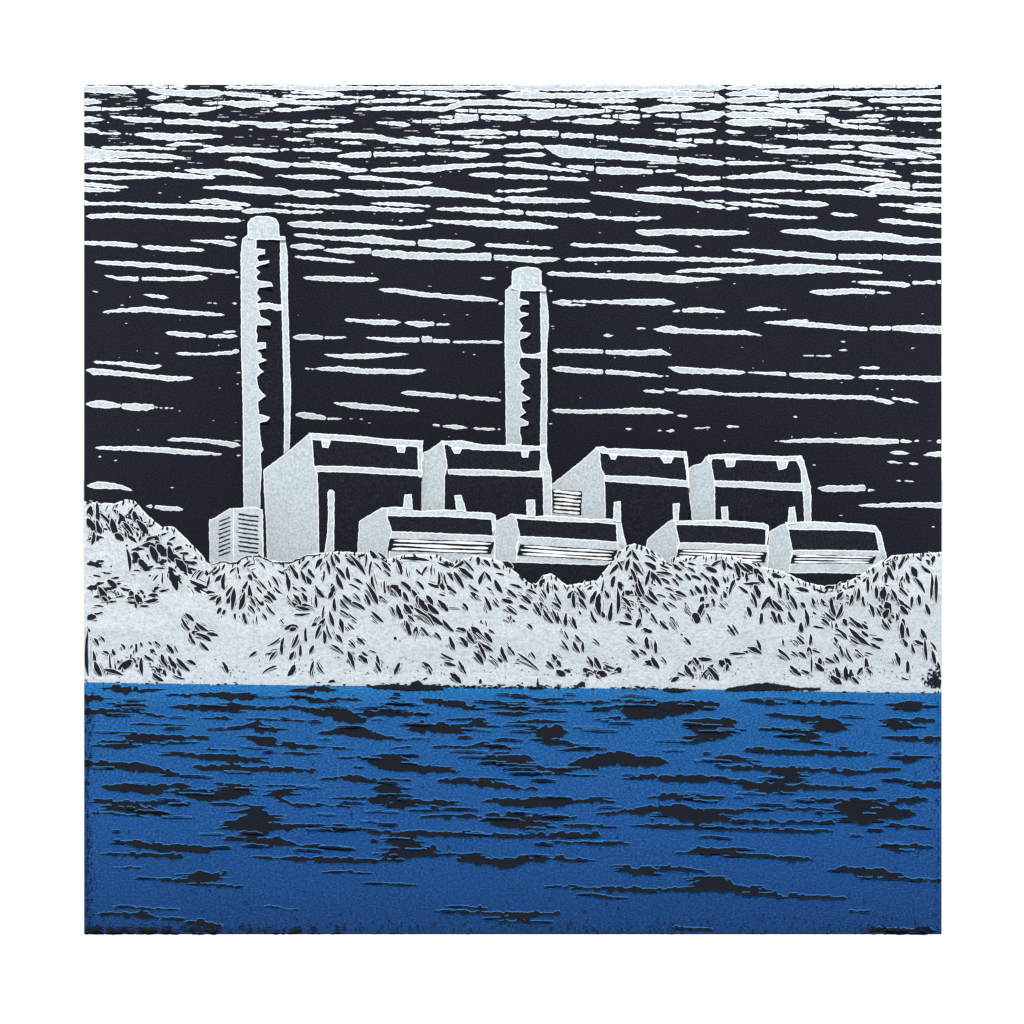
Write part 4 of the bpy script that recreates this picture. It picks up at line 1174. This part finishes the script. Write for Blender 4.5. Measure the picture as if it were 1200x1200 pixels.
# ------------------------------------------------------------------ trees and shrubs on the bank
G1, G2 = 'shrubs along the top of the bank', 'shrubs along the shore'
BUSHES = [
 ('tree', 'broad tree with coarse dark clumps and humped crown, left end of the bank', 'tree', None,
  [(98, 588), (118, 590), (135, 590), (148, 585), (158, 587), (170, 601), (182, 612), (190, 618), (203, 617), (215, 628), (232, 645), (245, 660), (256, 685), (262, 705)], 722, 9),
 ('shrub', 'low shrub with sideways dark leaf strokes under the broad tree at the left edge', 'shrub', G2,
  [(98, 662), (125, 652), (160, 656), (188, 686), (206, 718)], 742, 9),
 ('shrub', 'low shrub with a tangle of short dark leaves at the left corner by the water', 'shrub', G2,
  [(98, 728), (130, 735), (180, 742), (215, 760), (240, 785)], 799, 7),
 ('shrub', 'pale shrub marked by a single sprig of dark leaves on the bare bank', 'shrub', G2,
  [(200, 735), (215, 712), (240, 716), (258, 735), (268, 755)], 790, 5),
 ('shrub', 'shrub with leaves fanning from its top, just below the louvred hut', 'shrub', G1,
  [(240, 705), (247, 668), (262, 660), (278, 658), (291, 651), (305, 650), (318, 657), (335, 658), (350, 672), (357, 705)], 745, 9),
 ('shrub', 'tall shrub full of slanting leaves at the foot of the thin vent mast', 'shrub', G1,
  [(332, 700), (341, 660), (350, 656), (361, 650), (376, 648), (398, 646), (420, 648), (440, 648), (456, 660), (474, 705)], 765, 10),
 ('shrub', 'leafy shrub hiding the lower wall of the annex nearest the thin vent mast', 'shrub', G1,
  [(436, 705), (448, 658), (470, 650), (510, 650), (532, 660), (552, 705)], 762, 9),
 ('shrub', 'shrub sloping down to the left end of the broad dark recess', 'shrub', G1,
  [(518, 700), (532, 658), (556, 651), (578, 655), (594, 662), (611, 676), (624, 686), (634, 715)], 752, 9),
 ('shrub', 'small rounded shrub poking up into the broad dark recess', 'shrub', G1,
  [(610, 712), (619, 686), (629, 683.5), (637, 674), (644, 671.5), (650, 674), (656, 680), (664, 686), (672, 715)], 745, 7),
 ('shrub', 'low narrow shrub under the right end of the broad dark recess', 'shrub', G1,
  [(652, 712), (662, 686), (680, 683.5), (697, 680), (708, 688), (716, 715)], 748, 6),
 ('shrub', 'peaked shrub with a dense dark heart in the gap between the middle annexes', 'shrub', G1,
  [(688, 722), (698, 682), (710, 667), (722, 650), (735, 640), (744, 637), (757, 641), (768, 648), (786, 662), (802, 700)], 768, 10),
 ('shrub', 'wide shrub covering the foot of the steep gabled annex', 'shrub', G1,
  [(776, 700), (786, 655), (812, 652), (845, 650), (872, 655), (892, 663), (908, 705)], 752, 9),
 ('shrub', 'tangled shrub sloping down to the curved dark gap from the left', 'shrub', G1,
  [(880, 715), (892, 664), (908, 667), (925, 673), (945, 682.5), (967, 687), (984, 715)], 760, 9),
 ('shrub', 'shrub climbing from the curved dark gap to the end wall of the last annex', 'shrub', G1,
  [(952, 715), (965, 687.5), (990, 683), (1008, 674.5), (1022, 664), (1034, 656), (1045, 668), (1058, 715)], 768, 9),
 ('shrub', 'tall dark leaved shrub at the right edge of the bank against the sky', 'shrub', G1,
  [(1022, 715), (1033, 660), (1045, 651), (1065, 649.5), (1085, 648), (1103.5, 647)], 790, 9),
 ('shrub', 'spreading shore shrub with radiating leaves, right of the shrub with a single sprig', 'shrub', G2,
  [(294, 790), (305, 755), (328, 736), (358, 726), (385, 735), (404, 765), (412, 790)], 801, 7),
 ('shrub', 'small shrub with paired dark leaves by the water, below the thin vent mast', 'shrub', G2,
  [(388, 790), (398, 762), (420, 746), (440, 757), (464, 790)], 801, 5),
 ('shrub', 'pale sparse shrub by the water with two lone leaf strokes', 'shrub', G2,
  [(455, 790), (470, 765), (495, 756), (515, 765), (530, 790)], 802, 4),
 ('shrub', 'shrub with a diagonal cluster of thick leaves above the middle of the shore', 'shrub', G2,
  [(512, 785), (528, 745), (560, 730), (590, 745), (625, 760), (638, 790)], 802, 6),
 ('shrub', 'low shrub by the water with two dark leaf clusters, near the middle of the shore', 'shrub', G2,
  [(630, 790), (640, 762), (675, 745), (705, 765), (738, 792)], 803, 6),
 ('shrub', 'shrub with scattered loose leaves on the bank below the peaked one', 'shrub', G2,
  [(722, 770), (734, 745), (760, 732), (785, 745), (800, 772)], 800, 6),
 ('shrub', 'low shore shrub with crossed thick leaves, under the steep gabled annex', 'shrub', G2,
  [(782, 795), (794, 775), (825, 765), (850, 770), (868, 795)], 804, 5),
 ('shrub', 'small shrub with curled dark leaves, low on the bank below the last annexes', 'shrub', G2,
  [(845, 770), (852, 742), (875, 735), (897, 755), (903, 775)], 800, 5),
 ('shrub', 'bushy shore shrub with clustered leaves, below the left end of the curved gap', 'shrub', G2,
  [(902, 785), (912, 750), (935, 738), (960, 752), (974, 790)], 806, 7),
 ('shrub', 'bushy shore shrub with a knot of dark leaves at its foot', 'shrub', G2,
  [(962, 795), (974, 748), (1000, 730), (1030, 745), (1046, 795)], 807, 7),
 ('shrub', 'shore shrub turning to dark scrub in the right corner by the water', 'shrub', G2,
  [(1040, 790), (1050, 745), (1072, 732), (1103.5, 735)], 809, 7),
]


class Bush:
    def __init__(s, spec):
        s.name, s.label, s.cat, s.group, s.top, s.bot, s.bulge = spec
        s.x0, s.x1 = max(98.5, s.top[0][0]), min(1103.5, s.top[-1][0])
        s.openl, s.openr = s.x0 <= 99, s.x1 >= 1103
        s.cx, s.w = (s.x0 + s.x1) / 2, (s.x1 - s.x0) / 2
        s.mb = MB()
        s.seed = rnd.uniform(0, 500)
        s.leaf = 0

    def span(s, x):
        t = lin(s.top, x) + mnoise.noise(Vector((x * .25, s.seed, 0))) * .9 + mnoise.noise(Vector((x * .9, s.seed, 5))) * .7
        u = (x - s.cx) / s.w
        if s.openl and u < 0: u = 0
        if s.openr and u > 0: u = 0
        b = s.bot - (s.bot - max(t, s.top[0][1] if u < 0 else s.top[-1][1]) - 3) * abs(u) ** 3
        return t, max(b, t + 2)

    def inside(s, x, y):
        if not s.x0 <= x <= s.x1: return False
        t, b = s.span(x)
        return t - 1 <= y <= b

    def prof(s, x, y):
        t, b = s.span(x)
        u = (x - s.cx) / s.w
        if s.openl and u < 0: u *= .3
        if s.openr and u > 0: u *= .3
        v = min(1, max(0, (b - y) / (b - t)))
        return max(0, 1 - abs(u) ** 2.2) ** 1.3 * (v * (1 - v) * 4) ** 1.4

    def surf(s, x, y):
        n = mnoise.noise(Vector((x * .06, y * .06, s.seed))) * .7
        pr = s.prof(x, y)
        return yline(x, y) - s.bulge * .42 * pr + n * pr

    def mesh(s):
        nx, ny = max(14, int(s.w * 2 / 1.8)), 20
        F, B = [], []
        for i in range(nx + 1):
            x = s.x0 + (s.x1 - s.x0) * i / nx
            t, b = s.span(x)
            cf, cb = [], []
            for j in range(ny + 1):
                y = b + (t - b) * j / ny if j < ny - 1 else (t + 1.5 if j == ny - 1 else t)
                cf.append(P(x, y, s.surf(x, y) + .5 * max(0, 1 - j / 3)))
                cb.append(P(x, y, yline(x, y) + 1.2 + 5 * s.prof(x, y)))
            F.append(cf); B.append(cb)
        for i in range(nx):
            for j in range(ny):
                s.mb.face([F[i][j], F[i + 1][j], F[i + 1][j + 1], F[i][j + 1]], 2 if j == ny - 1 and s.group != G2 else 0)
                s.mb.face([B[i][j], B[i + 1][j], B[i + 1][j + 1], B[i][j + 1]], 0)
            s.mb.face([F[i][ny], F[i + 1][ny], B[i + 1][ny], B[i][ny]], 0)
            s.mb.face([F[i][0], F[i + 1][0], B[i + 1][0], B[i][0]], 0)
        for e in (0, nx):
            for j in range(ny):
                s.mb.face([F[e][j], F[e][j + 1], B[e][j + 1], B[e][j]], 0)

    def leafpoly(s, pts, lift, mi, flat):
        if all(98.6 <= x <= 1103.4 for x, y in pts):
            n = len(pts)
            top = [P(x, y, (front(x, y) if flat is None else flat) - lift) for x, y in pts]
            s.mb.face(top, mi)

    def build(s):
        gx = s.cx
        yb = yline(gx, s.bot)
        base = P(gx, s.bot, yb)
        t = thing(s.name, s.label, s.cat, base, s.group)
        s.mb.build('foliage', [M_LAND, M_BLACK, M_RIM], t)
        mb = MB()                       # the stem inside the foliage, rooted in the bank
        ty = min(p[1] for p in s.top)
        R = []
        for f, r in ((0, 1.2), (.35, .9), (.7, .5)):
            y = s.bot + (ty - s.bot) * f
            q = P(s.cx, y, yline(s.cx, y) + 2.6)
            R.append([q + Vector((math.cos(k * math.tau / 7) * r, math.sin(k * math.tau / 7) * r, 0)) for k in range(7)])
        for a, b in zip(R, R[1:]):
            for k in range(7):
                mb.face([a[k], a[(k + 1) % 7], b[(k + 1) % 7], b[k]])
        mb.build('trunk' if s.name == 'tree' else 'stem', [M_BLACK], t)


bushes = [Bush(s) for s in BUSHES]


def front(x, y):
    best = yline(x, y)
    for b in bushes:
        if b.inside(x, y):
            best = min(best, b.surf(x, y))
    return best


def owner(x, y):
    best, own = 1e9, None
    for b in bushes:
        if b.inside(x, y):
            v = b.surf(x, y)
            if v < best: best, own = v, b
    if own is None:
        own = min(bushes, key=lambda b: (b.cx - x) ** 2 + ((b.bot + min(p[1] for p in b.top)) / 2 - y) ** 2)
    return own


for b in bushes:
    b.mesh()
lk = 0


def leaf(x1, y1, x2, y2, w, edge=True):
    """one spindle-shaped dark leaf with its pale edge, lying on the foliage"""
    global lk
    lk += 1
    L = math.hypot(x2 - x1, y2 - y1)
    if L < .3:
        x2 += .5; L = .6
    tx, ty = (x2 - x1) / L, (y2 - y1) / L
    nx, ny = -ty, tx
    bend = rnd.uniform(-.11, .11) * L
    ext = .5 + .09 * L
    x1 -= tx * ext; y1 -= ty * ext; L += 2 * ext
    peak = rnd.uniform(.35, .7)
    n = 6
    up, lo, up2, lo2 = [], [], [], []
    for k in range(n + 1):
        t = k / n
        e = (t / peak) if t < peak else (1 - t) / (1 - peak)
        h = w / 2 * 1.42 * max(.2, math.sin(e * math.pi / 2) ** .5) * rnd.uniform(.75, 1.2)
        c = bend * 4 * t * (1 - t)
        bx, by = x1 + tx * L * t + nx * c, y1 + ty * L * t + ny * c
        up.append((bx + nx * h, by + ny * h)); lo.append((bx - nx * h, by - ny * h))
        g = h + .55
        up2.append((bx + nx * g, by + ny * g)); lo2.append((bx - nx * g, by - ny * g))
    own = owner((x1 + x2) / 2, (y1 + y2) / 2)
    l1 = .16 + (lk % 50) * .002
    rim = [(x1 - tx * .9, y1 - ty * .9)] + up2 + [(x1 + tx * (L + .9), y1 + ty * (L + .9))] + lo2[::-1]
    ys = [front(x, y) for x, y in rim]
    flat = min(ys) if max(ys) - min(ys) > 1.2 else None
    if edge:
        own.leafpoly(rim, l1, 2, flat)
    own.leafpoly(up + lo[::-1], l1 + .22, 1, flat)


for (ox, oy), txt in LEAF.items():
    for w in txt.replace('\n', ' ').split(';'):
        w = w.strip()
        if not w: continue
        a = [float(c) for c in w.split(',')]
        q = [ox + a[0] * K1, oy + a[1] * K1, ox + a[2] * K1, oy + a[3] * K1]
        leaf(*q, a[4] * K1)
        if math.hypot(q[2] - q[0], q[3] - q[1]) > 3:
            for _ in range(rnd.choice([0, 1, 1, 2])):      # thin twigs and slivers beside the leaf
                dx, dy = rnd.uniform(-6, 6), rnd.uniform(-5, 5)
                f0, f1 = rnd.uniform(0, .4), rnd.uniform(.55, 1)
                x1, y1 = q[0] + (q[2] - q[0]) * f0 + dx, q[1] + (q[3] - q[1]) * f0 + dy
                x2, y2 = q[0] + (q[2] - q[0]) * f1 + dx + rnd.uniform(-1, 1), q[1] + (q[3] - q[1]) * f1 + dy
                if owner(x1, y1).inside(x1, y1 - 3) and max(y1, y2) < 797:
                    leaf(x1, y1, x2, y2, rnd.uniform(.5, 1.3))
# dark line where foliage meets the pale walls behind it
for line in ([(247, 661), (258, 658), (268, 659), (279, 658), (292, 651), (305, 650.5), (318, 657), (333, 658), (345, 656.5), (352, 654.5), (360, 650), (375, 648.5)],):
    for (xa, ya), (xb, yb) in zip(line, line[1:]):
        leaf(xa - .6, ya + 1, xb + .6, yb + 1, rnd.uniform(1.0, 1.7))
# scribbled dark clumps of the broad tree on the left
for cx, cy, rx, ry, n in ((112, 612, 11, 20, 26), (140, 612, 16, 16, 30), (160, 618, 14, 14, 28), (185, 645, 16, 14, 26), (208, 664, 13, 20, 26), (125, 692, 20, 10, 20), (160, 700, 12, 10, 14),
                          (195, 780, 22, 10, 26), (150, 776, 22, 10, 16), (862, 680, 18, 14, 18), (1040, 705, 12, 22, 26), (750, 690, 16, 26, 26), (985, 700, 10, 14, 14), (980, 788, 14, 8, 16), (705, 788, 20, 6, 16), (825, 786, 16, 8, 14), (560, 738, 16, 14, 12)):
    for _ in range(n):
        r, an = math.sqrt(rnd.random()), rnd.uniform(0, math.tau)
        x, y = cx + rx * r * math.cos(an), cy + ry * r * math.sin(an)
        d = rnd.gauss(1.0, .45)
        L = rnd.uniform(2, 7)
        if owner(x, y).inside(x, y - 3) and owner(x, y).inside(x, y + 2):
            leaf(x, y, x + math.cos(d) * L, y + math.sin(d) * L, rnd.uniform(.6, 2.4), rnd.random() < .5)
# dark notches between the leaf tips along the crowns' upper edges
for bsh in bushes:
    if bsh.group == G2: continue
    x = bsh.x0 + 3
    while x < bsh.x1 - 3:
        t, b_ = bsh.span(x)
        if owner(x, t + 2) is bsh and rnd.random() < .8:
            y = t + rnd.uniform(-.8, 2.5)
            d = math.pi / 2 + (x - bsh.cx) / bsh.w * -.8 + rnd.gauss(0, .35)
            L = rnd.uniform(2.5, 7)
            leaf(x, y, x + math.cos(d) * L, y + math.sin(d) * L, rnd.uniform(.8, 2.2), rnd.random() < .4)
        x += rnd.uniform(2.5, 8)
# dark scrub in the right corner
for _ in range(150):
    x = 1103 - abs(rnd.gauss(0, 8))
    y = 806 - abs(rnd.gauss(0, 12))
    a = rnd.uniform(0, math.pi)
    L = rnd.uniform(.8, 4)
    leaf(x, y, x + math.cos(a) * L, y - math.sin(a) * L, rnd.uniform(.5, 2.0), False)
for _ in range(220):                     # crumbs near the foot of the shrubs
    x = rnd.uniform(100, 1095); y = rnd.uniform(770, 797)
    a = rnd.uniform(0, math.pi)
    L = rnd.uniform(.5, 1.6)
    leaf(x, y, x + math.cos(a) * L, y - math.sin(a) * L, rnd.uniform(.3, .8), False)
for b in bushes:
    b.build()
